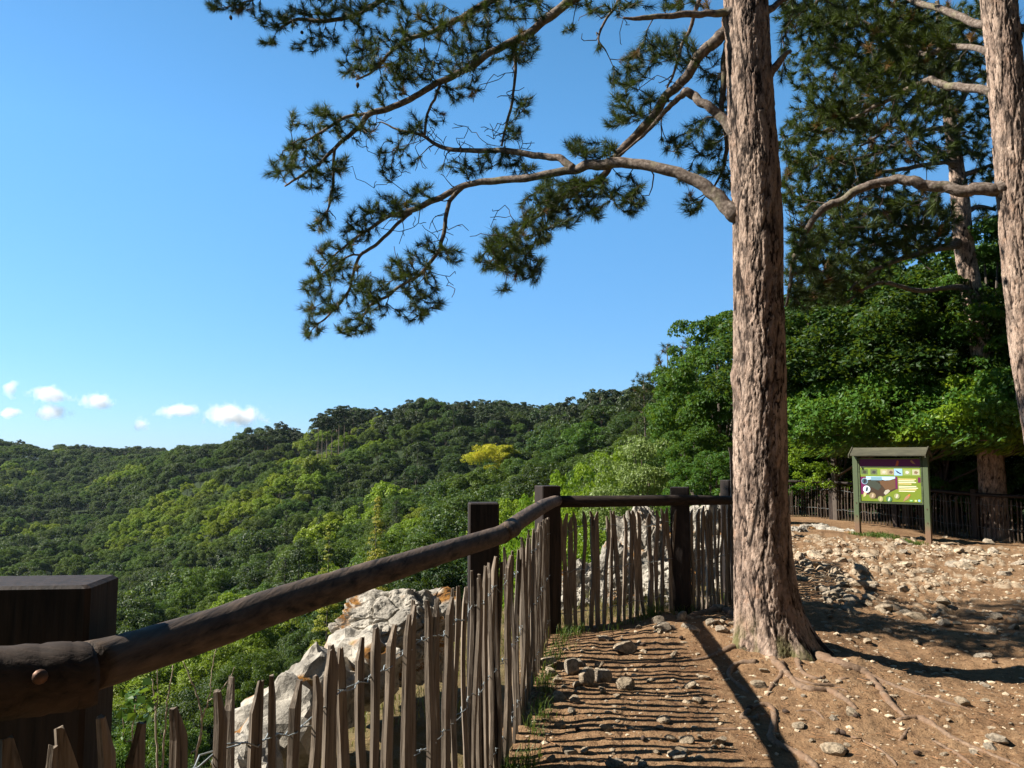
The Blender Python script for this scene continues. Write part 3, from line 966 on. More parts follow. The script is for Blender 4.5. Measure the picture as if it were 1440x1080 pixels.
# ---- distant fence in the shade of the wood
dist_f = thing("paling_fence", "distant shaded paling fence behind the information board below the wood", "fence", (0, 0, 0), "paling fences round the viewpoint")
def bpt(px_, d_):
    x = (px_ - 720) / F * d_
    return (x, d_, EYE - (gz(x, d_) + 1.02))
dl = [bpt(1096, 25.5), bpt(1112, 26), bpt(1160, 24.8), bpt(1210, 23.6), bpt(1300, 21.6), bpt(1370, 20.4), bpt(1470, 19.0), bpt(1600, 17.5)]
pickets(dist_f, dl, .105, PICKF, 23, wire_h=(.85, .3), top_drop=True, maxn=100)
f_, L_ = line_pts(dl)
s = 0.0; k = 0; tops = []
while s < L_:
    x, y, a, hd = f_(s); z = gz(x, y)
    post(dist_f, x, y + .1, .14, .14, z + 1.22, a, 30 + k); tops.append((x, y + .02, z + 1.10)); s += 2.3; k += 1
MB().tube(smooth_path(tops, 4), .045, 8, rough=.1).build("rail", W_POST, dist_f, True)
# ------------------------------------------------------------------ pines
def bark_material(name, c_plate, c_plate2, c_fiss, scale=1.0):
    m, nt, b = new_mat(name)
    fis = attr(nt, "fissure"); plate = attr(nt, "plate"); hgt = attr(nt, "moss")
    n1 = noise_n(nt, coords(nt, (1, 1, .35)), 34 * scale, 6, .72)
    n2 = noise_n(nt, coords(nt, (1, 1, .5)), 70 * scale, 4, .7)
    n3 = noise_n(nt, coords(nt), 5, 3, .6)
    c = mixc(nt, c_plate, c_plate2, plate)
    c = mixc(nt, c, tuple(q * .33 for q in c_plate), ramp(nt, n1, [(.36, (.95, .95, .95)), (.52, (0, 0, 0))]))
    c = mixc(nt, c, (.38, .34, .30), ramp(nt, n2, [(.55, (0, 0, 0)), (.75, (.7, .7, .7))]))
    c = mixc(nt, c, (.36, .17, .08), ramp(nt, n3, [(.6, (0, 0, 0)), (.75, (.35, .35, .35))]))
    n4 = noise_n(nt, coords(nt, (1, 1, .45)), 9, 4, .65, .5)
    c = mixc(nt, c, (.085, .062, .05), ramp(nt, n4, [(.48, (0, 0, 0)), (.62, (.75, .75, .75))]))
    c = mixc(nt, c, c_fiss, ramp(nt, fis, [(.10, (1, 1, 1)), (.34, (0, 0, 0))]))
    c = mixc(nt, c, (.16, .15, .06), hgt)
    nt.links.new(c, b.inputs["Base Color"])
    b.inputs["Roughness"].default_value = .85
    b.inputs["Specular IOR Level"].default_value = .2
    ad = nt.nodes.new("ShaderNodeMath"); ad.operation = 'MULTIPLY_ADD'; ad.inputs[1].default_value = .5
    nt.links.new(n2, ad.inputs[0]); nt.links.new(n1, ad.inputs[2])
    bump(nt, b, ad.outputs[0], 1.0, .018)
    return m
BARK = bark_material("pine bark", (.26, .175, .13), (.50, .375, .29), (.018, .011, .008))
def branch_mat():
    m, nt, b = new_mat("pine branch bark")
    n1 = noise_n(nt, coords(nt), 30, 5, .65); n2 = noise_n(nt, coords(nt), 7, 3, .6)
    c = ramp(nt, n1, [(.3, (.045, .032, .024)), (.5, (.13, .10, .08)), (.7, (.27, .225, .19))])
    c = mixc(nt, c, (.17, .17, .08), ramp(nt, n2, [(.55, (0, 0, 0)), (.75, (.6, .6, .6))]))
    nt.links.new(c, b.inputs["Base Color"]); b.inputs["Roughness"].default_value = .85
    b.inputs["Specular IOR Level"].default_value = .2
    bump(nt, b, n1, .8, .01)
    return m
M_BRANCH = branch_mat()
M_TWIG = plain("pine twig", (.060, .045, .034), .85, 0, .4, 20)
NEEDLE = leaf_mat("pine needles", (.022, .040, .010), (.060, .082, .018), .10, c3=(.15, .075, .028), inst=0.0, rough=.5, spec=.18)
NEEDLE_B = leaf_mat("pine needles behind", (.024, .042, .010), (.064, .086, .018), .10, c3=(.15, .075, .028), inst=0.0, rough=.5, spec=.15)
M_CONE = plain("pine cone", (.05, .032, .022), .8, 0, .4, 60)

def trunk_mesh(name, path, mat, nseg=150, dz=.016, depth=.016, flare=None, seed=0, fine=1.0, bumps=()):
    """path: (x, y, z, r) rows from base to top; bark plates are carved into the surface"""
    q = smooth_path(path, 8)
    zs = np.arange(q[0, 2], q[-1, 2], dz)
    X = np.interp(zs, q[:, 2], q[:, 0]); Y = np.interp(zs, q[:, 2], q[:, 1]); R = np.interp(zs, q[:, 2], q[:, 3])
    th = np.linspace(0, 2 * math.pi, nseg, endpoint=False)
    TH_, ZZ = np.meshgrid(th, zs)
    RR = np.repeat(R[:, None], nseg, 1)
    ct, st = np.cos(TH_), np.sin(TH_)
    k = 11 * fine
    wob = fbm(ct * 1.2, st * 1.2, ZZ * 1.1, 3, seed)
    wx = .30 * fbm(ct * 5, st * 5, ZZ * 7, 4, seed + 3, .6)
    f1, f2, cid = worley((ct * .2 + wx * .25) * k * 1.0, (st * .2 + wx * .25) * k * 1.0, ZZ * k * .17 + wx * 1.6, seed + 5)
    edge = f2 - f1
    g1, g2, cid2 = worley((ct * .2 + wx * .2) * k * 2.3, (st * .2 + wx * .2) * k * 2.3, ZZ * k * .55 + wx * 2.6, seed + 9)
    edge2 = g2 - g1
    brk = smooth(-.25, .25, fbm(ct * 2.5, st * 2.5, ZZ * 5, 3, seed + 21))
    fis = np.clip(edge * 2.0 + .22 * (1 - brk), 0, 1) * (.72 + .28 * np.clip(edge2 * 3 + brk * .5, 0, 1))
    rel = smooth(0, .30, edge) * depth * .7 + smooth(0, .25, edge2) * depth * .3 + (cid - .5) * depth * .6 + (cid2 - .5) * depth * .25 + .0045 * fbm(ct * 14, st * 14, ZZ * 26, 3, seed + 2, .65)
    r = RR * (1 + .025 * wob) + rel - depth
    if flare:
        # buttress roots: (angle, width, amount, height)
        zb = zs[0]
        for a0, w, am, hh in flare:
            d = np.angle(np.exp(1j * (TH_ - a0)))
            r = r + am * np.exp(-(d / w) ** 2) * np.exp(-np.maximum(ZZ - zb - .12, 0) / hh)
    for a0, z0, am, wz in bumps:
        d = np.angle(np.exp(1j * (TH_ - a0)))
        r = r + am * np.exp(-(d / .35) ** 2 - ((ZZ - z0) / wz) ** 2)
    V = np.stack([X[:, None] + r * ct, Y[:, None] + r * st, ZZ], -1).reshape(-1, 3)
    n, m = len(zs), nseg
    i = np.arange(n - 1)[:, None] * m; j = np.arange(m)[None, :]
    a = (i + j).ravel(); b = (i + (j + 1) % m).ravel()
    Fq = np.stack([a, b, b + m, a + m], 1)
    me = mesh_np(name, V, Fq, [mat], None, True)
    set_attr(me, "fissure", fis.ravel())
    set_attr(me, "plate", cid.ravel() * .7 + .3 * cid2.ravel())
    mo = np.zeros_like(fis)
    if flare: mo = np.exp(-((ZZ - zs[0] - .14) / .16) ** 2) * smooth(-.1, .4, fbm(ct * 3, st * 3, ZZ * 5, 3, 8)) * .9
    set_attr(me, "moss", mo.ravel())
    return me

class Skeleton:
    """branch nodes that new twigs can grow from"""
    def __init__(s): s.P = []; s.R = []; s.D = []
    def add(s, pts, rad):
        pts = np.asarray(pts, float); d = unit(np.gradient(pts, axis=0)) if len(pts) > 1 else np.zeros_like(pts)
        s.P += list(pts); s.R += list(np.broadcast_to(rad, (len(pts),))); s.D += list(d)
    def arr(s): return np.array(s.P), np.array(s.R), np.array(s.D)

def grow(skel, tips, rs, mb, step=.10, sag=.12, rmin=.0028, curl=.05, maxlen=9):
    """joins every tip to the nearest wood already there, nearest tips first, so forks arise by themselves"""
    P, R, D = skel.arr()
    n0 = len(P)
    cap = n0 + len(tips) * 14
    PP = np.zeros((cap, 3)); PP[:n0] = P; RR_ = np.zeros(cap); RR_[:n0] = R; DD = np.zeros((cap, 3)); DD[:n0] = D
    n = n0
    tips = np.array(tips)
    dist = np.array([np.min(np.linalg.norm(P - t, axis=1)) for t in tips])
    ends = []
    for t in tips[np.argsort(dist)]:
        dv = t - PP[:n]
        L = np.linalg.norm(dv, axis=1)
        # prefer wood from which the tip lies roughly forward
        cosv = np.sum(dv * DD[:n], 1) / (L + 1e-6)
        cost = L * (1.25 - .5 * cosv)
        i = int(np.argmin(cost)); p0 = PP[i]; d0 = DD[i]; l = L[i]
        if l < .02 or l > maxlen: 
            if l < .02: ends.append((t, d0)); 
            continue
        m = max(3, min(12, int(l / step) + 2))
        c1 = p0 + (d0 * .5 + unit(rs.normal(size=3)) * .25) * l * .5
        c2 = t - np.array([0, 0, 1]) * l * sag * rs.uniform(-.2, 1.4) + rs.normal(size=3) * l * .06
        tt = np.linspace(0, 1, m)[:, None]
        B = (1 - tt) ** 3 * p0 + 3 * (1 - tt) ** 2 * tt * c1 + 3 * (1 - tt) * tt ** 2 * c2 + tt ** 3 * t
        B[1:-1] += rs.normal(size=(m - 2, 3)) * curl * l * .25
        r0 = min(RR_[i] * .8, .004 + l * .012); r = np.linspace(max(r0, rmin * 1.3), rmin, m)
        mb.tube(B, r, 5, cap=False)
        d = unit(np.gradient(B, axis=0))
        k = m - 1
        PP[n:n + k] = B[1:]; RR_[n:n + k] = r[1:]; DD[n:n + k] = d[1:]; n += k
        ends.append((t, d[-1]))
    return ends

def tufts(ends, rs, length=.095, per=60, width=.0026, along=.075, seeds_brown=.05, up=.25):
    """needle brushes on twig ends: thin three-cornered needles fanning round the shoot"""
    P = np.array([e[0] for e in ends]); D = np.array([e[1] for e in ends])
    n = len(P)
    D = unit(D + np.array([0, 0, up]))
    sc = rs.uniform(.75, 1.2, n)
    i = np.repeat(np.arange(n), per)
    t = rs.uniform(-1, .15, len(i))
    base = P[i] + D[i] * (t * along * sc[i])[:, None]
    r = unit(np.cross(D[i], unit(rs.normal(size=(len(i), 3)))))
    ang = np.radians(rs.uniform(22, 68, len(i)) - 15 * (t > 0))
    dr = D[i] * np.cos(ang)[:, None] + r * np.sin(ang)[:, None]
    dr = unit(dr + np.array([0, 0, -.05]))
    L = length * sc[i] * rs.uniform(.75, 1.1, len(i))
    w = unit(np.cross(dr, unit(rs.normal(size=(len(i), 3))))) * width
    V = np.stack([base - w, base + w, base + dr * L[:, None]], 1).reshape(-1, 3)
    Fq = np.arange(len(V)).reshape(-1, 3)
    brown = rs.rand(n) < seeds_brown
    lf = np.where(brown[i], 1.0, np.clip(rs.rand(n)[i] * .5 + rs.rand(len(i)) * .38, 0, .9))
    return V, Fq, np.repeat(lf, 3)

def ell(clusters, rs, n_mul=1.0):
    """clusters in the photo: (cx, cy, rx, ry, distance, spread of distance, count, tilt deg)"""
    out = []
    for c in clusters:
        cx, cy, rx, ry, d, ds, n = c[:7]; tilt = math.radians(c[7]) if len(c) > 7 else 0
        m = max(1, int(n * n_mul))
        k = 0; loc = []
        while len(loc) < m and k < m * 30:
            k += 1
            a, b = rs.uniform(-1, 1, 2)
            if a * a + b * b > 1: continue
            u, v = a * rx, b * ry
            x = cx + u * math.cos(tilt) - v * math.sin(tilt); y = cy + u * math.sin(tilt) + v * math.cos(tilt)
            p = np.array(at(x, y, d + rs.uniform(-ds, ds)))
            if loc and k < m * 15 and min(np.linalg.norm(p - q) for q in loc) < .07: continue
            loc.append(p)
        out += loc
    return out

def limb(parent, skel, px, n=10, seed=0, name="limb", rough=.12, base_r=None):
    """px rows: (x, y, distance, width in photo pixels)"""
    pts = [(*at(x, y, d), w / F * d / 2) for x, y, d, w in px]
    q = smooth_path(pts, 7)
    rs = RS(seed + 900)
    w = np.stack([fbm(np.arange(len(q)) * .23 + 7 * a, np.full(len(q), seed * 1.7 + a), None, 2, seed) for a in range(3)], 1); w[0] = 0
    q[:, :3] += w * (q[:, 3:4] * .5 + .006)
    rough *= .6
    q[:, 3] = np.maximum(q[:, 3], .002)
    mb = MB().tube(q[:, :3], q[:, 3], n, rough=rough, seed=seed)
    o = mb.build(name, M_BRANCH, parent, True)
    skel.add(q[:, :3], q[:, 3])
    return o

# ======================================================== the big pine at the centre right
bx, by = at(1080, 900, 6.45).x, 6.45
bz = gz(bx, by) - .14
pine = thing("pine_tree", "big pine with thick fissured pink-brown trunk and long arching limb over the valley", "tree", (0, 0, 0))
tp = []
for cx, y, w in [(1094, 935, 112), (1089, 905, 104), (1079, 850, 88), (1072, 760, 77), (1069, 640, 74), (1068, 500, 73), (1066, 400, 71), (1065, 300, 70), (1056, 150, 67), (1049, 0, 64), (1043, -140, 62), (1034, -330, 58), (1018, -700, 48), (1000, -1200, 32), (985, -1700, 12)]:
    p = at(cx, y, 6.45); tp.append((p.x, p.y, p.z, w / F * 6.45 / 2))
tp[0] = (tp[0][0], tp[0][1], min(tp[0][2], bz), tp[0][3])
link("trunk", trunk_mesh("trunk", tp[:12], BARK, 260, .010, .009, [(math.radians(198), .35, .10, .16), (math.radians(250), .30, .07, .12), (math.radians(-20), .35, .13, .15), (math.radians(-65), .25, .07, .12), (math.radians(60), .4, .10, .16), (math.radians(130), .35, .10, .14), (math.radians(290), .2, .04, .1)], 4,
     bumps=[(math.radians(185), at(1030, 530, 6.45).z, .028, .10), (math.radians(215), at(1030, 300, 6.45).z, .03, .12), (math.radians(180), at(1020, 30, 6.45).z, .03, .09), (math.radians(180), at(1020, 178, 6.45).z, .02, .07), (math.radians(270), at(1068, 235, 6.45).z, .012, .05)]), pine)
MB().tube([t[:3] for t in tp[10:]], [t[3] * 1.0 for t in tp[10:]], 16).build("upper_trunk", M_BRANCH, pine, True)
sk = Skeleton()
D0 = 6.45
limb(pine, sk, [(1040, 304, D0, 32), (1026, 290, D0, 23), (1000, 269, 6.5, 19), (960, 247, 6.6, 17), (910, 234, 6.75, 15), (862, 229, 6.9, 16), (830, 233, 7.0, 15), (800, 239, 7.1, 12), (740, 249, 7.25, 11), (690, 254, 7.4, 10), (650, 262, 7.5, 9), (610, 283, 7.6, 9), (575, 299, 7.7, 8), (548, 303, 7.75, 6), (515, 325, 7.8, 4.5), (480, 350, 7.85, 3), (452, 378, 7.9, 2)], 14, 1)
limb(pine, sk, [(806, 237, 7.08, 12), (790, 224, 7.15, 11), (765, 222, 7.25, 10), (735, 216, 7.35, 9), (700, 210, 7.45, 8), (655, 211, 7.6, 7), (622, 207, 7.7, 6), (590, 190, 7.8, 4.5), (560, 182, 7.9, 3), (535, 172, 7.95, 2)], 10, 2)
limb(pine, sk, [(654, 260, 7.5, 7), (634, 280, 7.5, 6.5), (628, 305, 7.5, 6), (624, 335, 7.5, 6), (612, 358, 7.5, 5.5), (590, 385, 7.5, 5), (565, 402, 7.5, 4.5), (540, 418, 7.5, 4), (520, 430, 7.5, 3), (505, 455, 7.5, 2.2)], 9, 3)
limb(pine, sk, [(578, 299, 7.7, 6), (555, 318, 7.7, 5), (530, 345, 7.7, 5), (505, 362, 7.7, 4.5), (496, 392, 7.7, 4), (484, 420, 7.7, 3.5), (462, 442, 7.7, 3), (440, 462, 7.7, 2)], 8, 4)
limb(pine, sk, [(509, 358, 7.7, 3), (490, 360, 7.7, 3), (468, 375, 7.75, 3), (440, 395, 7.8, 2)], 7, 5)
# the steep limb that drops behind the arch and carries the dense lower sprays
limb(pine, sk, [(1038, 40, D0, 24), (1020, 46, 6.5, 19), (1002, 58, 6.55, 17), (985, 76, 6.6, 15), (962, 108, 6.7, 14), (935, 140, 6.85, 13), (905, 178, 7.0, 13), (880, 205, 7.05, 12), (862, 225, 7.1, 11), (846, 248, 7.15, 9), (820, 264, 7.2, 8), (790, 278, 7.25, 7), (760, 300, 7.3, 6), (732, 325, 7.35, 5), (705, 352, 7.4, 4), (685, 372, 7.4, 2.5)], 12, 6)
limb(pine, sk, [(1040, 190, D0, 24), (1026, 178, 6.45, 17), (1008, 160, 6.5, 14), (985, 140, 6.55, 13), (970, 130, 6.6, 13), (955, 138, 6.65, 9), (940, 152, 6.7, 8), (920, 175, 6.8, 6), (898, 196, 6.9, 4), (868, 220, 7, 2.5)], 10, 7)
limb(pine, sk, [(1040, 20, D0, 24), (1022, 19, 6.4, 14), (1000, 18, 6.4, 10), (970, 20, 6.4, 10), (930, 22, 6.4, 8), (900, 26, 6.4, 7), (876, 25, 6.4, 3)], 9, 8)
limb(pine, sk, [(1075, 110, D0, 18), (1090, 95, 6.4, 12), (1100, 83, 6.35, 9), (1114, 71, 6.3, 5)], 8, 9)
limb(pine, sk, [(1070, 18, D0, 22), (1085, 10, 6.5, 11), (1104, -2, 6.6, 8), (1140, -20, 6.8, 6), (1180, -30, 7, 5)], 8, 10)
# limbs that come down into the top of the frame
limb(pine, sk, [(1036, -150, D0, 30), (980, -120, 6.5, 22), (900, -70, 6.8, 19), (840, -28, 7.0, 17), (801, 2, 7.1, 14), (762, 32, 7.2, 13), (720, 57, 7.3, 11), (680, 82, 7.4, 10), (640, 104, 7.5, 10), (600, 127, 7.55, 9), (565, 146, 7.6, 9), (524, 159, 7.65, 9), (505, 178, 7.7, 7), (480, 200, 7.75, 6), (452, 226, 7.8, 5), (425, 246, 7.85, 4), (400, 262, 7.9, 2.5)], 12, 11)
limb(pine, sk, [(528, 158, 7.65, 6), (500, 161, 7.7, 5), (475, 170, 7.7, 5), (450, 187, 7.75, 4), (425, 200, 7.8, 3), (398, 213, 7.85, 2)], 8, 12)
limb(pine, sk, [(472, 208, 7.75, 5), (470, 235, 7.75, 4), (468, 262, 7.75, 4), (462, 290, 7.75, 3), (452, 308, 7.8, 2)], 7, 13)
limb(pine, sk, [(1035, -240, D0, 26), (950, -190, 6.8, 20), (850, -110, 7.1, 17), (760, -45, 7.3, 15), (695, -3, 7.5, 11), (660, 18, 7.55, 10), (640, 28, 7.6, 8), (604, 46, 7.65, 7), (570, 58, 7.7, 6), (545, 78, 7.75, 5), (528, 98, 7.8, 4), (500, 112, 7.85, 2.5)], 10, 14)
limb(pine, sk, [(1032, -330, D0, 24), (900, -260, 7.0, 19), (760, -160, 7.5, 15), (640, -70, 7.9, 12), (560, -15, 8.1, 8), (500, 20, 8.2, 6), (455, 30, 8.25, 6), (420, 28, 8.3, 5), (395, 38, 8.35, 3)], 9, 15)
limb(pine, sk, [(640, -70, 7.9, 10), (520, -95, 8.4, 8), (400, -110, 8.8, 7), (300, -105, 9.0, 5), (220, -80, 9.0, 3)], 7, 23)
limb(pine, sk, [(560, -15, 8.1, 6), (480, -25, 8.3, 5), (400, -18, 8.4, 4), (350, 2, 8.5, 3), (318, 10, 8.5, 2)], 7, 16)
limb(pine, sk, [(722, 57, 7.3, 5), (724, 90, 7.3, 5), (722, 130, 7.3, 4), (714, 170, 7.4, 4), (706, 205, 7.4, 3)], 7, 17)
limb(pine, sk, [(618, 118, 7.5, 5), (612, 138, 7.5, 4), (600, 160, 7.6, 4), (598, 190, 7.6, 4)], 7, 18)
limb(pine, sk, [(870, -80, 6.9, 9), (872, -30, 6.9, 5), (868, 5, 6.9, 4), (850, 30, 6.9, 4), (842, 55, 6.9, 3), (852, 72, 6.9, 2)], 7, 19)
limb(pine, sk, [(1010, -40, 6.7, 9), (985, -5, 6.7, 7), (975, 25, 6.7, 6), (962, 60, 6.75, 5), (950, 95, 6.8, 4), (938, 125, 6.85, 3)], 7, 20)
limb(pine, sk, [(1022, 60, 6.7, 10), (1018, 110, 6.75, 10), (1016, 160, 6.8, 8), (1022, 200, 6.85, 7), (1018, 235, 6.9, 5), (1005, 262, 6.9, 3)], 7, 21)
limb(pine, sk, [(1052, -200, D0, 24), (1120, -160, 7.0, 16), (1200, -90, 7.6, 12), (1260, -40, 8.1, 9), (1290, -10, 8.3, 6)], 8, 22)

RSP = RS(42)
CL = [  # outer left sprays of the upper limb
    (400, 235, 26, 16, 7.85, .25, 22, -20), (430, 215, 30, 22, 7.8, .3, 34, -30), (455, 245, 40, 16, 7.8, .3, 34, -30), (412, 205, 12, 10, 7.8, .2, 8), (455, 175, 25, 24, 7.75, .3, 18, -30), (500, 180, 30, 22, 7.7, .3, 22),
    (460, 158, 18, 10, 7.7, .2, 9), (520, 148, 20, 6, 7.6, .15, 6), (470, 272, 12, 12, 7.75, .2, 8), (450, 312, 16, 14, 7.8, .15, 14), (415, 170, 8, 12, 7.8, .15, 6),
    # upper sprays
    (505, 85, 34, 28, 7.8, .35, 44, -15), (545, 60, 34, 22, 7.7, .35, 34), (585, 95, 40, 24, 7.6, .35, 40), (560, 105, 22, 20, 7.6, .3, 18), (600, 30, 46, 26, 7.6, .35, 46), (655, 50, 40, 26, 7.4, .3, 44), (690, 20, 30, 20, 7.5, .3, 26), (740, 15, 36, 18, 7.3, .3, 26),
    (650, 90, 30, 16, 7.4, .3, 20), (700, 75, 22, 22, 7.3, .2, 14), (735, 65, 22, 22, 7.3, .3, 24), (545, 128, 24, 12, 7.6, .3, 12), (640, 130, 26, 14, 7.5, .25, 14), (668, 120, 8, 14, 7.5, .1, 6), (735, 150, 14, 18, 7.3, .25, 10), (720, 185, 14, 16, 7.4, .25, 10),
    # top left
    (318, 8, 26, 12, 8.45, .25, 20), (350, 14, 20, 8, 8.4, .2, 10), (385, 30, 22, 14, 8.35, .2, 18), (375, 62, 10, 6, 8.3, .1, 5), (425, 22, 34, 18, 8.25, .25, 30), (455, 55, 22, 12, 8.2, .2, 14), (430, 66, 20, 8, 8.25, .15, 8), (480, 12, 34, 14, 8.2, .25, 26), (385, 60, 5, 5, 8.3, .1, 2), (500, 35, 24, 14, 8.0, .2, 14), (540, 10, 34, 14, 7.9, .2, 20),
    # sprays between the upper limb and the arch
    (560, 215, 30, 24, 7.8, .25, 16), (545, 240, 10, 14, 7.8, .15, 8), (580, 180, 20, 12, 7.7, .2, 9), (655, 235, 36, 14, 7.6, .25, 16), (690, 222, 24, 12, 7.5, .2, 10), (600, 165, 26, 14, 7.6, .2, 8), (720, 225, 18, 12, 7.5, .2, 9), (740, 240, 20, 8, 7.4, .2, 8),
    # along the arch outwards
    (590, 275, 20, 18, 7.6, .25, 14), (548, 290, 34, 16, 7.7, .3, 32), (510, 312, 24, 22, 7.8, .3, 24), (500, 330, 20, 14, 7.8, .2, 12),
    # lower left fan
    (455, 375, 26, 16, 7.85, .25, 20), (470, 350, 26, 16, 7.85, .2, 14), (440, 400, 16, 18, 7.85, .25, 16), (480, 385, 20, 22, 7.75, .25, 16), (445, 432, 22, 14, 7.8, .25, 16), (440, 462, 14, 12, 7.75, .2, 12), (475, 425, 18, 18, 7.7, .25, 12), (500, 460, 26, 12, 7.5, .25, 20), (520, 435, 26, 16, 7.5, .25, 20), (528, 405, 26, 12, 7.5, .25, 20), (505, 395, 14, 22, 7.6, .25, 10),
    (575, 370, 26, 18, 7.5, .3, 18), (600, 345, 22, 10, 7.5, .2, 8), (590, 395, 30, 22, 7.5, .3, 28), (600, 425, 24, 18, 7.5, .25, 20), (580, 440, 20, 12, 7.5, .2, 12), (635, 358, 18, 14, 7.5, .2, 12), (555, 380, 14, 14, 7.5, .2, 8),
    # dense lower spray carried by the steep limb
    (690, 365, 22, 16, 7.4, .3, 24), (705, 340, 26, 20, 7.35, .35, 34), (730, 370, 34, 22, 7.35, .35, 44), (745, 330, 34, 24, 7.3, .35, 44), (765, 295, 34, 30, 7.25, .35, 48), (800, 290, 34, 30, 7.2, .35, 44), (790, 262, 40, 14, 7.2, .3, 26), (712, 408, 10, 6, 7.35, .1, 4), (745, 388, 14, 12, 7.35, .2, 8), (830, 262, 28, 18, 7.15, .3, 24),
    (845, 290, 24, 18, 7.1, .3, 16), (890, 285, 18, 16, 7.0, .2, 16), (870, 262, 26, 18, 7.0, .2, 14), (895, 270, 12, 22, 7.0, .2, 8),
    # on top of the arch near the crossing
    (835, 210, 34, 14, 7.1, .25, 26), (808, 205, 14, 14, 7.1, .2, 8),
    # sprays left of the trunk above
    (905, 85, 26, 20, 6.9, .3, 22), (880, 110, 26, 16, 6.9, .3, 20), (930, 65, 30, 20, 6.8, .3, 24), (960, 75, 26, 30, 6.8, .3, 24), (885, 150, 26, 22, 6.9, .25, 22), (865, 172, 16, 6, 6.95, .15, 7), (915, 150, 22, 22, 6.85, .3, 16), (870, 140, 10, 8, 6.9, .1, 3),
    (945, 205, 16, 14, 6.9, .2, 12), (985, 185, 30, 24, 6.8, .3, 24), (1000, 225, 24, 26, 6.9, .3, 20), (975, 285, 14, 14, 6.9, .2, 12), (965, 248, 14, 12, 6.9, .2, 6), (1010, 140, 12, 50, 6.8, .2, 16), (1020, 255, 10, 20, 6.8, .1, 8), (1000, 100, 16, 26, 6.8, .2, 10),
    (800, 42, 8, 6, 7.0, .1, 4), (845, 70, 5, 5, 6.9, .1, 2), (850, 18, 24, 8, 6.9, .2, 6), (885, 8, 34, 6, 6.9, .2, 9), (960, 6, 34, 8, 6.7, .3, 14), (810, 6, 20, 6, 7.1, .2, 6),
    # right of the trunk
    (1102, 55, 10, 30, 7, .2, 10), (1098, 100, 10, 14, 7, .2, 4), (1120, 8, 26, 12, 7, .3, 14), (1170, -5, 40, 20, 7.3, .4, 26),
]
mbt = MB()
tips = ell(CL, RSP, 1.15)
# more of the crown above the frame: it shades the ground
CU = [(x_, y_, 90, 60, d_, .7, 64) for x_, y_, d_ in [(600, -120, 7.8), (760, -160, 7.5), (880, -200, 7.2), (980, -330, 6.8), (1140, -250, 7.0), (1040, -480, 6.4), (900, -420, 6.9), (1180, -420, 6.6), (1020, -640, 6.4), (450, -60, 8.3), (330, -70, 8.5), (250, -100, 9.0), (400, -120, 9.2), (520, -110, 8.6), (620, -70, 8.8), (180, -130, 8.8), (450, -170, 8.9), (300, -180, 9.3)]]
tips_up = ell(CU, RSP)
ends = grow(sk, tips, RSP, mbt, .10, .10, .0034)
ends2 = grow(sk, tips_up, RSP, mbt, .2, .1, .004)
# bare crooked dead twigs inside the crown
dead = ell([(560, 200, 60, 40, 7.7, .3, 24), (450, 220, 40, 40, 7.8, .2, 14), (600, 80, 80, 40, 7.6, .3, 30), (720, 330, 60, 50, 7.3, .3, 30), (560, 360, 80, 60, 7.6, .3, 24), (620, 190, 50, 30, 7.65, .25, 34), (690, 190, 50, 20, 7.5, .2, 26), (640, 240, 60, 14, 7.6, .2, 16), (560, 240, 24, 14, 7.7, .1, 6), (600, 320, 60, 30, 7.6, .2, 20), (530, 255, 8, 8, 7.8, .1, 2), (750, 205, 20, 12, 7.4, .1, 6), (700, 130, 40, 30, 7.4, .2, 14), (850, 40, 40, 30, 6.9, .2, 8), (930, 110, 40, 40, 6.8, .2, 14), (640, 400, 14, 24, 7.5, .1, 5), (900, 290, 10, 12, 7, .1, 3), (480, 330, 30, 30, 7.8, .1, 8)], RSP)
grow(sk, dead, RSP, mbt, .07, -.1, .0030, .35)
mbt.build("twigs", M_TWIG, pine, True)
V, Fq, lf = tufts(ends, RSP, .090, 76, .0021, .07, .03)
V2, Fq2, lf2 = tufts(ends2, RSP, .15, 50, .0065, .09, .05)
me = mesh_np("needles", np.vstack([V, V2]), np.vstack([Fq, Fq2 + len(V)]), [NEEDLE]); set_attr(me, "leaf", np.concatenate([lf, lf2]))
link("needles", me, pine)
# cones hanging on the twigs
def cone_mesh():
    mb = MB(); 
    t = np.linspace(0, 1, 9)
    mb.tube([(0, 0, -.055 * q) for q in t], [.004 + .017 * math.sin(math.pi * min(1, q * .85 + .12)) for q in t], 10, rough=.25)
    return mb.mesh("cone", M_CONE)
CONE = cone_mesh()
for px_, py_, d_ in [(324, 22, 8.45), (503, 116, 7.8), (610, 86, 7.5), (562, 82, 7.7), (512, 398, 7.5), (511, 393, 7.6), (760, 338, 7.3), (590, 68, 7.6), (424, 44, 8.2), (650, 62, 7.4)]:
    o = bpy.data.objects.new("cone", CONE); C.objects.link(o); o.parent = pine; o.location = at(px_, py_, d_); o.rotation_euler = (RSP.normal() * .4, RSP.normal() * .4, 0)

def ghit(px_, py_):
    a = at(px_, py_, 1.0); o = Vector((0, 0, EYE))
    h = _bvh[0].ray_cast(o, (a - o).normalized())[0]
    return h.x, h.y, h.z, h.y

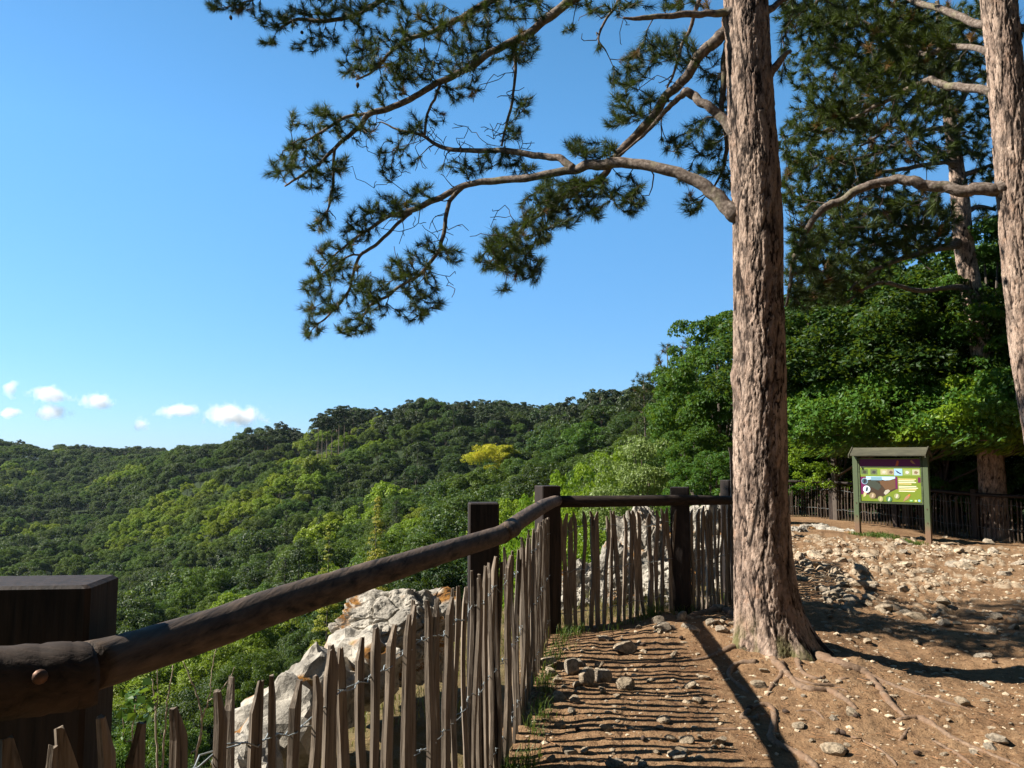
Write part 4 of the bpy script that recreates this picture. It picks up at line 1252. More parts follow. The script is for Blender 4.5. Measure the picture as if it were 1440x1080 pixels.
# ---- surface roots of the big pine, traced over the ground
def root(px, seed, parent=pine, name="root"):
    pts = []
    for x, y, w in px:
        gx_, gy_, gz0, d = ghit(x, y); r = w / F * d / 2
        pts.append((gx_, gy_, gz0 - r * .05, r * .92))
    q = smooth_path(pts, 6)
    rs = RS(seed); q[:, :3] += rs.normal(size=(len(q), 3)) * q[:, 3:4] * .10
    q[:, 3] *= 1 + .07 * rs.normal(size=len(q)); q[-1, 2] -= .02; q[0, 2] -= .01
    MB().tube(q[:, :3], q[:, 3], 12, rough=.32, seed=seed).build(name, M_ROOT, parent, True)
def root_mat():
    m, nt, b = new_mat("worn root wood")
    n1 = noise_n(nt, coords(nt), 40, 5, .65); n2 = noise_n(nt, coords(nt), 9, 3, .6)
    c = ramp(nt, n1, [(.3, (.07, .042, .025)), (.6, (.19, .125, .078)), (.75, (.28, .20, .13))])
    c = mixc(nt, c, (.17, .095, .05), ramp(nt, n2, [(.45, (0, 0, 0)), (.7, (.8, .8, .8))]))
    nt.links.new(c, b.inputs["Base Color"]); b.inputs["Roughness"].default_value = .8
    bump(nt, b, n1, .7, .008)
    return m
M_ROOT = root_mat()
for k, r_ in enumerate([
    [(1150, 925, 22), (1185, 935, 16), (1215, 945, 13), (1230, 960, 12), (1245, 980, 12), (1262, 1000, 11), (1275, 1010, 7)],
    [(1262, 1013, 9), (1290, 1010, 10), (1310, 1018, 10), (1330, 1032, 8), (1355, 1045, 7), (1390, 1060, 6), (1440, 1080, 5)],
    [(1085, 925, 14), (1105, 945, 11), (1120, 962, 11), (1140, 970, 12), (1165, 972, 12), (1190, 985, 10), (1205, 998, 7)],
    [(1105, 950, 8), (1140, 962, 7), (1170, 965, 7), (1195, 975, 5)],
    [(1062, 930, 12), (1035, 935, 9), (1025, 950, 8), (1040, 965, 8), (1055, 975, 6)],
    [(1042, 1010, 7), (1055, 998, 8), (1075, 992, 9), (1088, 1000, 10), (1088, 1020, 11), (1085, 1038, 12), (1100, 1050, 12), (1125, 1062, 13), (1150, 1080, 13)],
    [(1040, 1008, 7), (1060, 1012, 10), (1066, 1005, 5)],
    [(1045, 905, 20), (1020, 915, 10), (995, 925, 7), (960, 930, 5)],
    [(1155, 925, 12), (1200, 940, 8), (1260, 965, 7), (1320, 985, 6), (1370, 1000, 4)],
    [(1180, 955, 7), (1230, 958, 5), (1285, 975, 5), (1300, 990, 3)],
    [(1195, 1035, 5), (1230, 1050, 6), (1250, 1065, 5), (1262, 1078, 4)],
    [(1310, 1040, 4), (1345, 1060, 6), (1370, 1078, 5)],
    [(1280, 1022, 5), (1272, 1035, 7), (1265, 1042, 5)],
    [(1000, 1025, 6), (1035, 1026, 5), (1065, 1027, 4)],
    [(1040, 870, 14), (1015, 858, 12), (985, 862, 10), (960, 872, 6)],
    [(1118, 1000, 4), (1145, 1000, 5), (1160, 1012, 3)], 
    [(1100, 930, 9), (1098, 950, 7), (1085, 965, 6), (1078, 980, 4)],
    [(1120, 925, 10), (1128, 945, 8), (1150, 955, 6), (1160, 950, 4)],
]): root(r_, 60 + k)
# ======================================================== pines at the right
RS2 = RS(77)
b2 = at(1482, 850, 8.6)
pine2 = thing("pine_tree", "tall pine cut by the right edge of the photo, its limb reaching left", "tree", (0, 0, 0))
tp = []
g2 = gz(b2.x, 8.6) - .1
for cx, y, w in [(1508, 860, 84), (1500, 800, 70), (1488, 700, 63), (1470, 600, 59), (1451, 480, 57), (1437, 350, 55), (1428, 250, 53), (1417, 130, 49), (1404, 0, 47), (1385, -180, 43), (1360, -400, 36), (1330, -800, 24), (1310, -1200, 8)]:
    p = at(cx, y, 8.6); tp.append((p.x, p.y, p.z, w / F * 8.6 / 2))
tp[0] = (tp[0][0], tp[0][1], min(tp[0][2], g2), tp[0][3])
link("trunk", trunk_mesh("trunk", tp[:11], BARK, 170, .018, .014, [(3.4, .35, .08, .16), (4.5, .3, .07, .12), (0, .5, .08, .15)], 14, bumps=[(math.pi, at(1400, 266, 8.6).z, .03, .1)]), pine2)
MB().tube([t[:3] for t in tp[9:]], [t[3] * .98 for t in tp[9:]], 14).build("upper_trunk", M_BRANCH, pine2, True)
sk2 = Skeleton()
limb(pine2, sk2, [(1425, 266, 8.6, 30), (1400, 267, 8.6, 20), (1370, 268, 8.7, 18), (1335, 267, 8.8, 16), (1300, 258, 8.9, 16), (1262, 251, 9.0, 14), (1228, 257, 9.1, 13), (1195, 276, 9.2, 12), (1165, 290, 9.3, 11), (1140, 312, 9.3, 9), (1122, 350, 9.4, 8), (1112, 390, 9.5, 6), (1104, 430, 9.5, 4)], 12, 31)
limb(pine2, sk2, [(1415, 135, 8.6, 26), (1392, 131, 8.7, 14), (1352, 122, 9.0, 12), (1322, 119, 9.3, 11), (1303, 113, 9.5, 9), (1275, 125, 9.8, 7), (1250, 140, 10, 6), (1220, 155, 10.3, 5), (1185, 172, 10.6, 4), (1150, 188, 10.8, 3)], 10, 32)
limb(pine2, sk2, [(1410, 75, 8.6, 22), (1384, 72, 8.7, 10), (1335, 66, 9.2, 9), (1300, 75, 9.6, 7), (1270, 60, 10, 6), (1235, 40, 10.4, 5), (1200, 22, 10.8, 3)], 9, 33)
limb(pine2, sk2, [(1405, 38, 8.6, 22), (1380, 34, 8.7, 12), (1340, 21, 9.1, 11), (1300, 5, 9.5, 9), (1250, -15, 10, 7), (1200, -5, 10.4, 5), (1190, 40, 10.5, 4), (1180, 80, 10.6, 3)], 9, 34)
limb(pine2, sk2, [(1425, 45, 8.6, 22), (1445, 38, 8.5, 10), (1490, 20, 8.2, 8)], 9, 35)
limb(pine2, sk2, [(1385, -180, 8.6, 34), (1320, -140, 9, 18), (1250, -90, 9.6, 13), (1180, -45, 10.2, 9), (1150, 0, 10.4, 6), (1140, 40, 10.5, 4)], 9, 36)
limb(pine2, sk2, [(1385, -200, 8.6, 34), (1480, -160, 8.2, 18), (1600, -100, 7.8, 12)], 9, 37)
tips2 = ell([(1200, 30, 60, 40, 10.6, .6, 70), (1165, 60, 30, 40, 10.6, .5, 34), (1130, 25, 34, 22, 10.5, .4, 30), (1280, 45, 60, 30, 10, .6, 60), (1330, 45, 40, 30, 9.4, .5, 34), (1250, 110, 50, 34, 10, .6, 56), (1320, 150, 40, 20, 9.6, .5, 22),
             (1190, 150, 44, 20, 10.6, .5, 34), (1150, 165, 44, 24, 10.8, .5, 36), (1125, 185, 28, 20, 10.9, .4, 20), (1140, 115, 22, 18, 10.8, .4, 14), (1150, 75, 24, 18, 10.7, .4, 16),
             (1135, 330, 28, 34, 9.4, .5, 30), (1150, 390, 36, 28, 9.6, .5, 34), (1115, 300, 12, 30, 9.4, .3, 10), (1125, 420, 18, 18, 9.6, .3, 12), (1200, 305, 40, 20, 9.3, .5, 16), (1290, 285, 36, 14, 9.0, .4, 8),
             (1430, 30, 12, 30, 8.6, .3, 5), (1385, 110, 14, 30, 9, .3, 6),
             (1240, -60, 120, 50, 10, .8, 70), (1420, -120, 120, 60, 8.6, .8, 60), (1540, -60, 80, 50, 8, .6, 40)], RS2)
mb2 = MB()
tips2 += ell([(1180, 100, 90, 60, 10.6, .8, 90), (1280, 80, 70, 60, 10.2, .8, 70), (1150, 30, 60, 30, 10.6, .6, 50), (1240, 20, 80, 24, 10.3, .6, 60), (1340, 90, 40, 60, 9.6, .6, 30), (1180, 170, 60, 24, 10.7, .5, 36), (1140, 370, 34, 40, 9.5, .5, 26)], RS2)
tips2 = tips2 + ell([(1235, 55, 90, 65, 10.5, 1.0, 140), (1165, 150, 40, 40, 10.7, .6, 44), (1108, 200, 18, 20, 10.9, .4, 14), (1104, 268, 10, 16, 10.9, .4, 8), (1290, 90, 80, 60, 10, .8, 90)], RS2)
ends = grow(sk2, tips2, RS2, mb2, .14, .08, .0035)
dead2 = ell([(1140, 330, 30, 60, 9.4, .3, 26), (1230, 200, 60, 40, 10, .5, 20), (1250, 290, 60, 40, 9.2, .4, 16), (1110, 300, 20, 60, 9.4, .2, 10)], RS2)
grow(sk2, dead2, RS2, mb2, .1, -.1, .003, .35)
mb2.build("twigs", M_TWIG, pine2, True)
V, Fq, lf = tufts(ends, RS2, .115, 70, .0040, .09, .03)
me = mesh_np("needles", V, Fq, [NEEDLE_B]); set_attr(me, "leaf", lf); link("needles", me, pine2)

pine3 = thing("pine_tree", "pine with dappled pinkish trunk rising from the dark wood right of the board", "tree", (0, 0, 0))
D3 = 20.5
tp = []
for cx, y, w in [(1402, 775, 46), (1399, 740, 38), (1393, 640, 34), (1386, 540, 30), (1370, 430, 28), (1355, 340, 27), (1350, 280, 25), (1343, 220, 20), (1335, 165, 17), (1327, 115, 12), (1322, 60, 9), (1318, 0, 6)]:
    p = at(cx, y, D3); tp.append((p.x, p.y, p.z, w / F * D3 / 2))
tp[0] = (tp[0][0], tp[0][1], min(tp[0][2], gz(tp[0][0], D3) - .2), tp[0][3])
link("trunk", trunk_mesh("trunk", tp, BARK, 80, .05, .02, None, 24, .8), pine3)
sk3 = Skeleton()
def L3(*r): limb(pine3, sk3, [(x, y, d, w) for x, y, d, w in r], 7, int(r[0][0] + r[0][1]))
L3((1352, 338, D3, 16), (1330, 348, 20, 9), (1295, 356, 19, 8), (1260, 366, 18.5, 7), (1235, 376, 18, 6), (1215, 390, 17.8, 5), (1195, 408, 17.5, 3))
L3((1350, 345, D3, 14), (1310, 348, 19.5, 7), (1270, 346, 19, 6), (1240, 343, 18.5, 5), (1215, 350, 18, 4))
L3((1366, 405, D3, 14), (1330, 405, 20, 7), (1290, 408, 19.5, 7), (1255, 400, 19, 6), (1235, 398, 18.5, 5), (1210, 410, 18, 4), (1190, 425, 18, 3))
L3((1345, 230, D3, 16), (1330, 228, 20, 7), (1300, 232, 19.5, 7), (1260, 240, 19, 6), (1220, 245, 18.5, 6), (1190, 262, 18, 4), (1170, 285, 18, 3))
L3((1338, 180, D3, 12), (1310, 182, 20, 6), (1280, 192, 19.5, 6), (1250, 208, 19, 5), (1215, 222, 18.5, 5), (1180, 230, 18, 3))
L3((1336, 170, D3, 12), (1350, 145, 20.5, 8), (1365, 118, 20.5, 7), (1382, 100, 20.5, 6))
L3((1332, 145, D3, 10), (1305, 130, 20, 5), (1280, 145, 19.5, 5), (1262, 165, 19, 4), (1235, 190, 18.5, 4), (1210, 205, 18, 3))
L3((1328, 110, D3, 9), (1300, 90, 20, 5), (1260, 70, 19.5, 4), (1220, 62, 19, 3))
L3((1325, 80, D3, 8), (1345, 50, 20.5, 4), (1370, 30, 20.5, 3))
L3((1347, 250, D3, 12), (1372, 240, 20.5, 6), (1395, 232, 20.5, 5))
L3((1352, 300, D3, 12), (1378, 290, 20.5, 6), (1400, 296, 20.5, 5))
t3 = ell([(1190, 245, 50, 24, 18.2, 1.0, 55), (1140, 225, 40, 20, 18, .8, 40), (1120, 255, 22, 14, 18, .6, 16), (1250, 190, 50, 24, 18.8, 1, 50), (1215, 160, 60, 22, 18.8, 1, 40), (1270, 80, 60, 36, 19.5, 1, 60), (1210, 90, 50, 30, 19, 1, 46),
          (1310, 60, 50, 40, 20, 1, 50), (1360, 30, 40, 30, 20.5, .8, 40), (1375, 90, 22, 30, 20.5, .6, 24), (1290, 215, 50, 18, 19.5, .8, 34), (1360, 200, 30, 26, 20.3, .7, 34), (1380, 160, 18, 26, 20.5, .6, 20), (1380, 250, 22, 18, 20.5, .5, 20),
          (1240, 320, 70, 34, 18.8, 1.2, 110), (1180, 340, 46, 36, 18.2, 1, 76), (1290, 310, 44, 26, 19.5, 1, 60), (1330, 310, 26, 22, 20, .8, 30), (1150, 290, 36, 22, 18, .8, 30), (1130, 350, 30, 30, 18, .7, 30), (1210, 380, 50, 22, 18, 1, 50), (1160, 410, 44, 18, 18, .8, 36),
          (1270, 275, 50, 16, 19, .8, 36), (1385, 300, 18, 16, 20.5, .5, 16), (1150, 20, 60, 30, 19, 1, 40), (1420, 130, 24, 50, 21, .6, 20)], RS2)
t3 += ell([(1240, 200, 110, 50, 19, 1.5, 150), (1180, 250, 80, 40, 18.2, 1, 80), (1250, 320, 90, 45, 18.8, 1.2, 140), (1340, 180, 50, 60, 20.5, 1, 60), (1260, 110, 80, 50, 19.5, 1, 90), (1380, 60, 40, 50, 21, 1, 50), (1150, 380, 50, 40, 18, .8, 60)], RS2)
t3 += ell([(1250, 160, 105, 90, 19, 2, 210), (1240, 310, 110, 60, 18.8, 1.5, 220), (1150, 250, 50, 50, 18, 1, 80), (1330, 60, 80, 60, 20.5, 1.2, 120), (1370, 200, 40, 80, 20.8, .8, 80), (1170, 390, 60, 40, 18, 1, 90)], RS2)
mb3 = MB()
ends = grow(sk3, t3, RS2, mb3, .3, .05, .007)
mb3.build("twigs", M_TWIG, pine3, True)
V, Fq, lf = tufts(ends, RS2, .18, 66, .0068, .13, .03)
me = mesh_np("needles", V, Fq, [NEEDLE_B]); set_attr(me, "leaf", lf); link("needles", me, pine3)

# small pine with browned shoots on the skyline left of the broadleaf wood
def sky_pine(px_, ytop, d, w, label, seed, n=130, dead=.22):
    rs = RS(seed)
    t = at(px_, ytop, d); z = gz(t.x, d)
    o = thing("pine_tree", label, "tree", (0, 0, 0))
    mb = MB(); mb.tube(smooth_path([(t.x, d, z - .3), (t.x + .1, d, z + (t.z - z) * .5), (t.x, d, t.z)], 5), np.linspace(.16, .02, 11), 7); mb.build("trunk", M_BRANCH, o, True)
    s = Skeleton(); s.add(smooth_path([(t.x, d, z + (t.z - z) * .3), (t.x + .1, d, z + (t.z - z) * .6), (t.x, d, t.z)], 5), .03)
    tips = []
    for k in range(n):
        f = rs.rand() ** .8; a = rs.uniform(0, 6.28); r = w * (1 - .75 * f) * rs.uniform(.5, 1)
        tips.append(np.array([t.x + r * math.cos(a), d + r * math.sin(a), z + (t.z - z) * (.45 + .55 * f) + rs.uniform(0, .3)]))
    mb = MB(); e = grow(s, tips, rs, mb, .3, -.1, .01); mb.build("twigs", M_TWIG, o, True)
    V, Fq, lf = tufts(e, rs, .30, 36, .014, .22, dead, .8)
    me = mesh_np("needles", V, Fq, [NEEDLE_B]); set_attr(me, "leaf", lf); link("needles", me, o)
sky_pine(938, 484, 42, 1.6, "slim pine with browned shoot tips at the left edge of the broadleaf wood", 5, 150)
sky_pine(905, 528, 52, 2.4, "dark bushy pine just below the slim browned pine on the skyline", 6, 240, .05)
sky_pine(968, 478, 40, 1.3, "bare topped pine poking up behind the big broadleaf crown", 7, 70, .45)

# ======================================================== broadleaf wood beyond the distant fence
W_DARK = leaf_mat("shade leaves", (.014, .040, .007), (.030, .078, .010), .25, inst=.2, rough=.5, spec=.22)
W_MID = leaf_mat("maple leaves", (.025, .078, .009), (.055, .14, .013), .3, inst=.15, rough=.5, spec=.22)
W_LIGHT = leaf_mat("bright leaves", (.10, .19, .010), (.20, .30, .016), .38, inst=.1, c3=(.32, .34, .01), rough=.4, spec=.3)
W_PALE = leaf_mat("pale olive leaves", (.10, .16, .035), (.22, .29, .10), .3, inst=.1, rough=.5)
def wood_tree_mesh(name, seed, leaf, R=3.2, H=7.4, z0=.8, nc=150, n=52000, size=.13, **kw):
    return tree_mesh(name, seed, R, H, z0, nc, n, size, leaf, BARK_FAR, .15, limbs=14, skirt=-.8, clump=kw.pop('clump', .155), jitter=.8, flat=.72, **kw)
WM = {'d': [wood_tree_mesh("wood_tree_dark", 301 + k, W_DARK) for k in range(2)], 'm': [wood_tree_mesh("wood_tree", 311 + k, W_MID) for k in range(2)], 'l': [wood_tree_mesh("wood_tree_bright", 321, W_LIGHT, n=26000)],
      'p': [wood_tree_mesh("pale_shrub", 331, W_PALE, n=24000, size=.13)], 's': [wood_tree_mesh("undergrowth_shrub", 341, W_MID, R=1.6, H=2.4, z0=.1, nc=60, n=12000, size=.11)]}
WM['o'] = [tree_mesh("overhanging_crown_tree", 352, 3.4, 5.0, 3.2, 130, 42000, .13, W_DARK, BARK_FAR, .12, limbs=12, skirt=-.8, clump=.17, jitter=.9, flat=.8)]
WM['h'] = [tree_mesh("high_crown_tree", 351, 2.6, 4.6, 3.6, 90, 30000, .13, W_MID, BARK_FAR, .12, limbs=10, skirt=-.8, clump=.18, jitter=.7, flat=.5)]
def wtree(kind, px_, ytop, d, R, label, v=0, rz=0, name="broadleaf_tree", cat="tree", group=None, dz=0):
    t = at(px_, ytop, d); z = gz(t.x, d) + dz
    me = WM[kind][v % len(WM[kind])]
    h0, r0 = (2.5, 1.6) if kind == 's' else (8.2, 3.2)
    o = link(name, me); o.location = (t.x, d, z); o.rotation_euler = (0, 0, rz); o.scale = (R / r0, R / r0, (t.z - z) / h0)
    return tag(o, label, cat, group)
wtree('m', 1008, 425, 29, 2.5, "large sunlit green broadleaf tree left of and behind the big pine trunk", 0, .4)
wtree('m', 962, 500, 33, 2.0, "smaller green broadleaf tree at the left foot of the wood", 1, 2)
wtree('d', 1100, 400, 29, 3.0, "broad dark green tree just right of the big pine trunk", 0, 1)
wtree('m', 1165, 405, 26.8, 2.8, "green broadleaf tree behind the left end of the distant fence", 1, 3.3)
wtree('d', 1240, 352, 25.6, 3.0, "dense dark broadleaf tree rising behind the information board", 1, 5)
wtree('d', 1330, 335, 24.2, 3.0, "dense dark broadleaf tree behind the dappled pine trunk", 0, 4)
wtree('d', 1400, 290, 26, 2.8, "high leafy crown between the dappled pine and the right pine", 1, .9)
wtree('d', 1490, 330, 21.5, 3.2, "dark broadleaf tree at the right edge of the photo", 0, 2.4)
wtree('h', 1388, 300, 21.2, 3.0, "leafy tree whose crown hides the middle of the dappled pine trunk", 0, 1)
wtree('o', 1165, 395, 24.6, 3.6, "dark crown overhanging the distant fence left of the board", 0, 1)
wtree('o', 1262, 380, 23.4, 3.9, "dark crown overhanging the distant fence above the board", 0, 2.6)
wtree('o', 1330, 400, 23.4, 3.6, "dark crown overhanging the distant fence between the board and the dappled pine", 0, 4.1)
def bough_mesh(name, seed, leaf, R, dy):
    me = tree_mesh(name, seed, R, 2.3, 1.75, 110, 30000, .13, leaf, BARK_FAR, .10, limbs=12, skirt=-.8, clump=.2, jitter=.9, flat=.6)
    n = len(me.vertices); co = np.zeros(n * 3, np.float32); me.vertices.foreach_get("co", co); co = co.reshape(-1, 3)
    co[:, 1] -= dy * smooth(.6, 2.4, co[:, 2]); me.vertices.foreach_set("co", co.ravel()); me.update()
    return me
for x_, d_, R_, dy_, mt_, h_, rz_, lb in [(1150, 25.6, 2.9, 3.6, W_MID, 1.0, .15, "leaning young tree with low green boughs reaching over the fence left of the board"), (1215, 24.9, 2.6, 3.9, W_LIGHT, 1.0, .2, "leaning young maple with bright yellow-green boughs reaching over the board roof"), (1290, 23.2, 2.8, 3.4, W_MID, 1.02, .3, "leaning young tree with low green boughs just right of the board roof")]:
    x = (x_ - 720) / F * d_
    o = link("broadleaf_tree", bough_mesh("overhanging_bough_tree", 360 + x_, mt_, R_, dy_), None, (x, d_, gz(x, d_))); o.scale = (1, 1, h_); o.rotation_euler = (0, 0, rz_)
    tag(o, lb, "tree")
# the wood closes the viewpoint from behind and on the right, unseen, cutting the sky fill
for k, (x, y, R_, H_) in enumerate([(1, -6, 5, 11), (7, -5, 5, 12), (12, -1, 5, 12), (15, 5, 5, 12), (-5, -9, 5, 11), (-11, -12, 5, 11), (17, 11, 5, 12), (4, -12, 6, 13), (13, -9, 6, 14)]):
    o = link("broadleaf_tree", WM['d'][k % 2]); o.location = (x, y, gz(x, y)); o.rotation_euler = (0, 0, k * 1.1); o.scale = (R_ / 3.2, R_ / 3.2, H_ / 8.2)
    tag(o, "dark broadleaf tree of the wood behind the viewpoint, outside the photo", "tree", "trees behind the viewpoint")
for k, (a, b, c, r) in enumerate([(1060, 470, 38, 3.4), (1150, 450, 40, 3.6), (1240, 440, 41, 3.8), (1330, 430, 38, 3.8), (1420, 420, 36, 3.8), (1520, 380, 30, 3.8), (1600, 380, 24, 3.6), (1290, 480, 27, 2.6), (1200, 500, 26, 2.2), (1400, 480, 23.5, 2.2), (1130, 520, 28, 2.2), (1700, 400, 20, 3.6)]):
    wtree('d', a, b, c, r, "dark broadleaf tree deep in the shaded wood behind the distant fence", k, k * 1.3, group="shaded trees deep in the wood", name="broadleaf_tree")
wtree('l', 1175, 545, 25.2, 1.55, "young maple with bright green and yellow leaves above the left side of the board", 0, 1.0)
wtree('m', 1130, 560, 26.8, 1.2, "leafy green young tree over the fence left of the board", 0, .4)
wtree('m', 1265, 590, 24.4, .9, "low green branches showing above the board roof", 1, .4)
wtree('m', 1320, 470, 23, 1.6, "green leafed tree lit from the left behind the board", 1, 2.4)
wtree('l', 855, 612, 24, 1.8, "pale yellow-green broadleaf bush beyond the far fence", 0, 3, dz=-1)
wtree('p', 905, 598, 21, 1.7, "silvery green shrub with pale leaves beyond the far fence posts", 0, 1, name="shrub", cat="shrub", dz=-.5)
wtree('m', 975, 590, 23, 1.5, "green bush left of the big pine trunk above the far fence", 0, 1, name="shrub", cat="shrub", dz=-.5)
wtree('l', 795, 645, 27, 1.5, "light green young tree just beyond the corner post", 0, 5, dz=-1)
wtree('l', 750, 668, 30, 1.6, "low light green bush left of the corner post top", 0, 2, dz=-1)
wtree('m', 1000, 625, 17, 1.1, "low dark green shrub close behind the post beside the pine trunk", 0, 2, name="shrub", cat="shrub", dz=-.5)
wtree('l', 740, 760, 12, 1.0, "bright green bush seen through the palings below the corner post", 0, 2, name="shrub", cat="shrub", dz=-.8)
wtree('l', 825, 725, 13.5, 1.1, "light green bush behind the palings left of the white rocks", 0, 1.2, name="shrub", cat="shrub", dz=-.8)
for k, (a, b, c) in enumerate([(1110, 665, 28), (1160, 660, 27), (1215, 655, 26), (1275, 650, 25), (1335, 645, 24), (1375, 650, 23.5), (1430, 640, 22), (1480, 640, 21), (1240, 600, 28), (1310, 590, 27), (1180, 610, 29)]):
    wtree('s', a, b, c, 1.5 if c < 27 else 2, "dark green undergrowth shrub just behind the distant paling fence", 0, k * 2.1, name="shrub", cat="shrub", group="undergrowth behind the distant fence")

# tall bare-stemmed pines on the slope below the crest
def tall_pine(px_, yb, yt, d, label, seed):
    a = at(px_, yb, d); t = at(px_, yt, d); z = zbase(np.array([a.x]), np.array([d]))[0][0]
    me = tree_mesh("bare_stemmed_pine_mesh", seed, 4.2, 6.5, t.z - z - 6.5, 22, 2600, .5, NEEDLE_FAR, M_PALE, .22, kind='flat', clump=.3, limbs=3)
    tag(link("pine_tree", me, None, (a.x, d, z)), label, "tree", "bare stemmed pines on the slope")
M_PALE = plain("pale pine stem", (.25, .19, .15), .9)  # pale bark colour of the bare stems
for k, (x_, yb_, yt_) in enumerate([(447, 652, 586), (453, 650, 578), (459, 651, 584), (466, 648, 574), (476, 640, 570), (484, 632, 568)]):
    tall_pine(x_, yb_, yt_, 316 + 3 * k, "tall pine with a bare pale stem on the slope below the crest", 420 + k)
# special trees of the valley side: one turning yellow, two yellowing conifers
def special(kind, px_, ytop, d, w, mat, label, seed, name="broadleaf_tree"):
    t = at(px_, ytop, d); R = w / 2 / F * d
    x, y = t.x, d
    z = gz(x, y)
    H = min(t.z - z, 2.4 * R + 5)
    if kind == 'cone': me = tree_mesh("yellowing_conifer_mesh", seed, R * 1.5, (t.z - z) * .62, (t.z - z) * .38, 110, 20000, .13, mat, BARK_FAR, .10, kind='cone', limbs=0, clump=.34)
    else: me = tree_mesh("yellowing_tree_mesh", seed, R, 2 * R, t.z - z - 2 * R, 34, 9000, .30, mat, BARK_FAR, clump=.3)
    o = link(name, me, None, (x, y, z)); tag(o, label, "tree")
special('ball', 682, 622, 182, 62, LEAF_YELLOW, "broadleaf tree turned golden yellow in the middle of the green hillside", 401)
special('ball', 714, 625, 180, 34, LEAF_YELLOW, "small orange-yellow tree at the right side of the golden one", 404)
special('cone', 532, 699, 64, 46, NEEDLE_YEL, "yellowing conifer with tiered branches above the log rail", 402, "conifer_tree")
special('cone', 462, 738, 66, 32, NEEDLE_YEL, "slender olive-yellow conifer left of the tiered yellowing one", 403, "conifer_tree")
# ------------------------------------------------------------------ information board
def flat_mat(name, col, rough=.45):
    m, nt, b = new_mat(name); b.inputs["Base Color"].default_value = (*col, 1); b.inputs["Roughness"].default_value = rough
    b.inputs["Specular IOR Level"].default_value = .3
    return m
G_WOOD = wood_mat("green stained wood", (.030, .05, .02), (.085, .11, .05), grain=(8, 8, 60), cracks=.3)
R_WOOD = wood_mat("weathered roof board", (.035, .034, .020), (.105, .10, .062), grain=(4, 60, 60), cracks=.5)
m, nt, b = new_mat("green post fading to bare wood at its foot")
gz_ = nt.nodes.new("ShaderNodeSeparateXYZ"); nt.links.new(coords(nt), gz_.inputs[0])
n_ = noise_n(nt, coords(nt, (60, 60, 6)), 1, 4)
gm = mixc(nt, (.035, .06, .026), (.10, .13, .06), n_); bm_ = mixc(nt, (.12, .07, .04), (.22, .13, .075), n_)
hz = nt.nodes.new("ShaderNodeMath"); hz.operation = 'MULTIPLY_ADD'; hz.inputs[1].default_value = .25; nt.links.new(n_, hz.inputs[0]); nt.links.new(gz_.outputs[2], hz.inputs[2])
nt.links.new(mixc(nt, bm_, gm, ramp(nt, hz.outputs[0], [(.38, (0, 0, 0)), (.62, (1, 1, 1))])), b.inputs["Base Color"]); b.inputs["Roughness"].default_value = .75
P_WOOD = m
PL_, PR_ = at(1207, 752, 19.0), at(1307, 767, 18.0)
bl = Vector((PL_.x, 19.0, gz(PL_.x, 19.0))); br = Vector((PR_.x, 18.0, gz(PR_.x, 18.0)))
ux = (Vector((br.x, br.y, 0)) - Vector((bl.x, bl.y, 0))); W_ = ux.length; ang = math.atan2(ux.y, ux.x)
board = thing("information_board", "green wooden information board with plank roof and printed nature panel", "sign", ((bl.x + br.x) / 2, (bl.y + br.y) / 2, min(bl.z, br.z)), None, ang)
z0_ = min(bl.z, br.z)
def pyz(py, d): return at(1260, py, d).z - z0_
zt = pyz(640, 18.5)       # under the roof
for sx, zb, lab in ((-1, bl.z - z0_, None), (1, br.z - z0_, None)):
    o = post_mesh(.115, .10, zt + .06 - zb, 71 + sx, .1).build("post", P_WOOD, board); o.location = (sx * W_ / 2, 0, zb)
    for zz in (.45, .75):
        MB().tube([(sx * W_ / 2 + .0, -.050, zb + zz), (sx * W_ / 2, -.058, zb + zz)], .014, 8).build("bolt", M_BOLT, board)
# roof: sloping planks front and back with end trims
hw = W_ / 2 + .05; rz0 = zt - .02; rz1 = pyz(631, 18.5)
for s in (-1, 1):
    for k in range(3):
        t0, t1 = k / 3, (k + 1) / 3
        y0, y1 = s * (.24 * (1 - t0)), s * (.24 * (1 - t1)); za, zb = rz0 + (rz1 - rz0) * t0, rz0 + (rz1 - rz0) * t1 
        mb = MB(); th = .022
        V = [(-hw, y0, za), (hw, y0, za), (hw, y1, zb + .012), (-hw, y1, zb + .012), (-hw, y0, za + th), (hw, y0, za + th), (hw, y1, zb + th + .006), (-hw, y1, zb + th + .006)]
        mb.add(V, [[3, 2, 1, 0], [4, 5, 6, 7], [0, 1, 5, 4], [1, 2, 6, 5], [2, 3, 7, 6], [3, 0, 4, 7]]).build("roof_plank", R_WOOD, board)
for sx in (-1, 1):
    MB().add([(sx * (hw + .004), -.26, rz0 - .04), (sx * (hw + .004), -.26, rz0 + .03), (sx * (hw + .004), 0, rz1 + .05), (sx * (hw + .004), .26, rz0 + .03), (sx * (hw + .004), .26, rz0 - .04), (sx * (hw + .004), 0, rz1 - .03),
              (sx * (hw + .026), -.26, rz0 - .04), (sx * (hw + .026), -.26, rz0 + .03), (sx * (hw + .026), 0, rz1 + .05), (sx * (hw + .026), .26, rz0 + .03), (sx * (hw + .026), .26, rz0 - .04), (sx * (hw + .026), 0, rz1 - .03)],
             [[0, 1, 2, 5], [5, 2, 3, 4], [6, 11, 8, 7], [11, 10, 9, 8], [0, 6, 7, 1], [1, 7, 8, 2], [2, 8, 9, 3], [3, 9, 10, 4], [4, 10, 11, 5], [5, 11, 6, 0]]).build("roof_end_board", R_WOOD, board)
MB().box((0, 0, zt + .02), (W_ - .13, .07, .10)).build("crossbeam", G_WOOD, board)
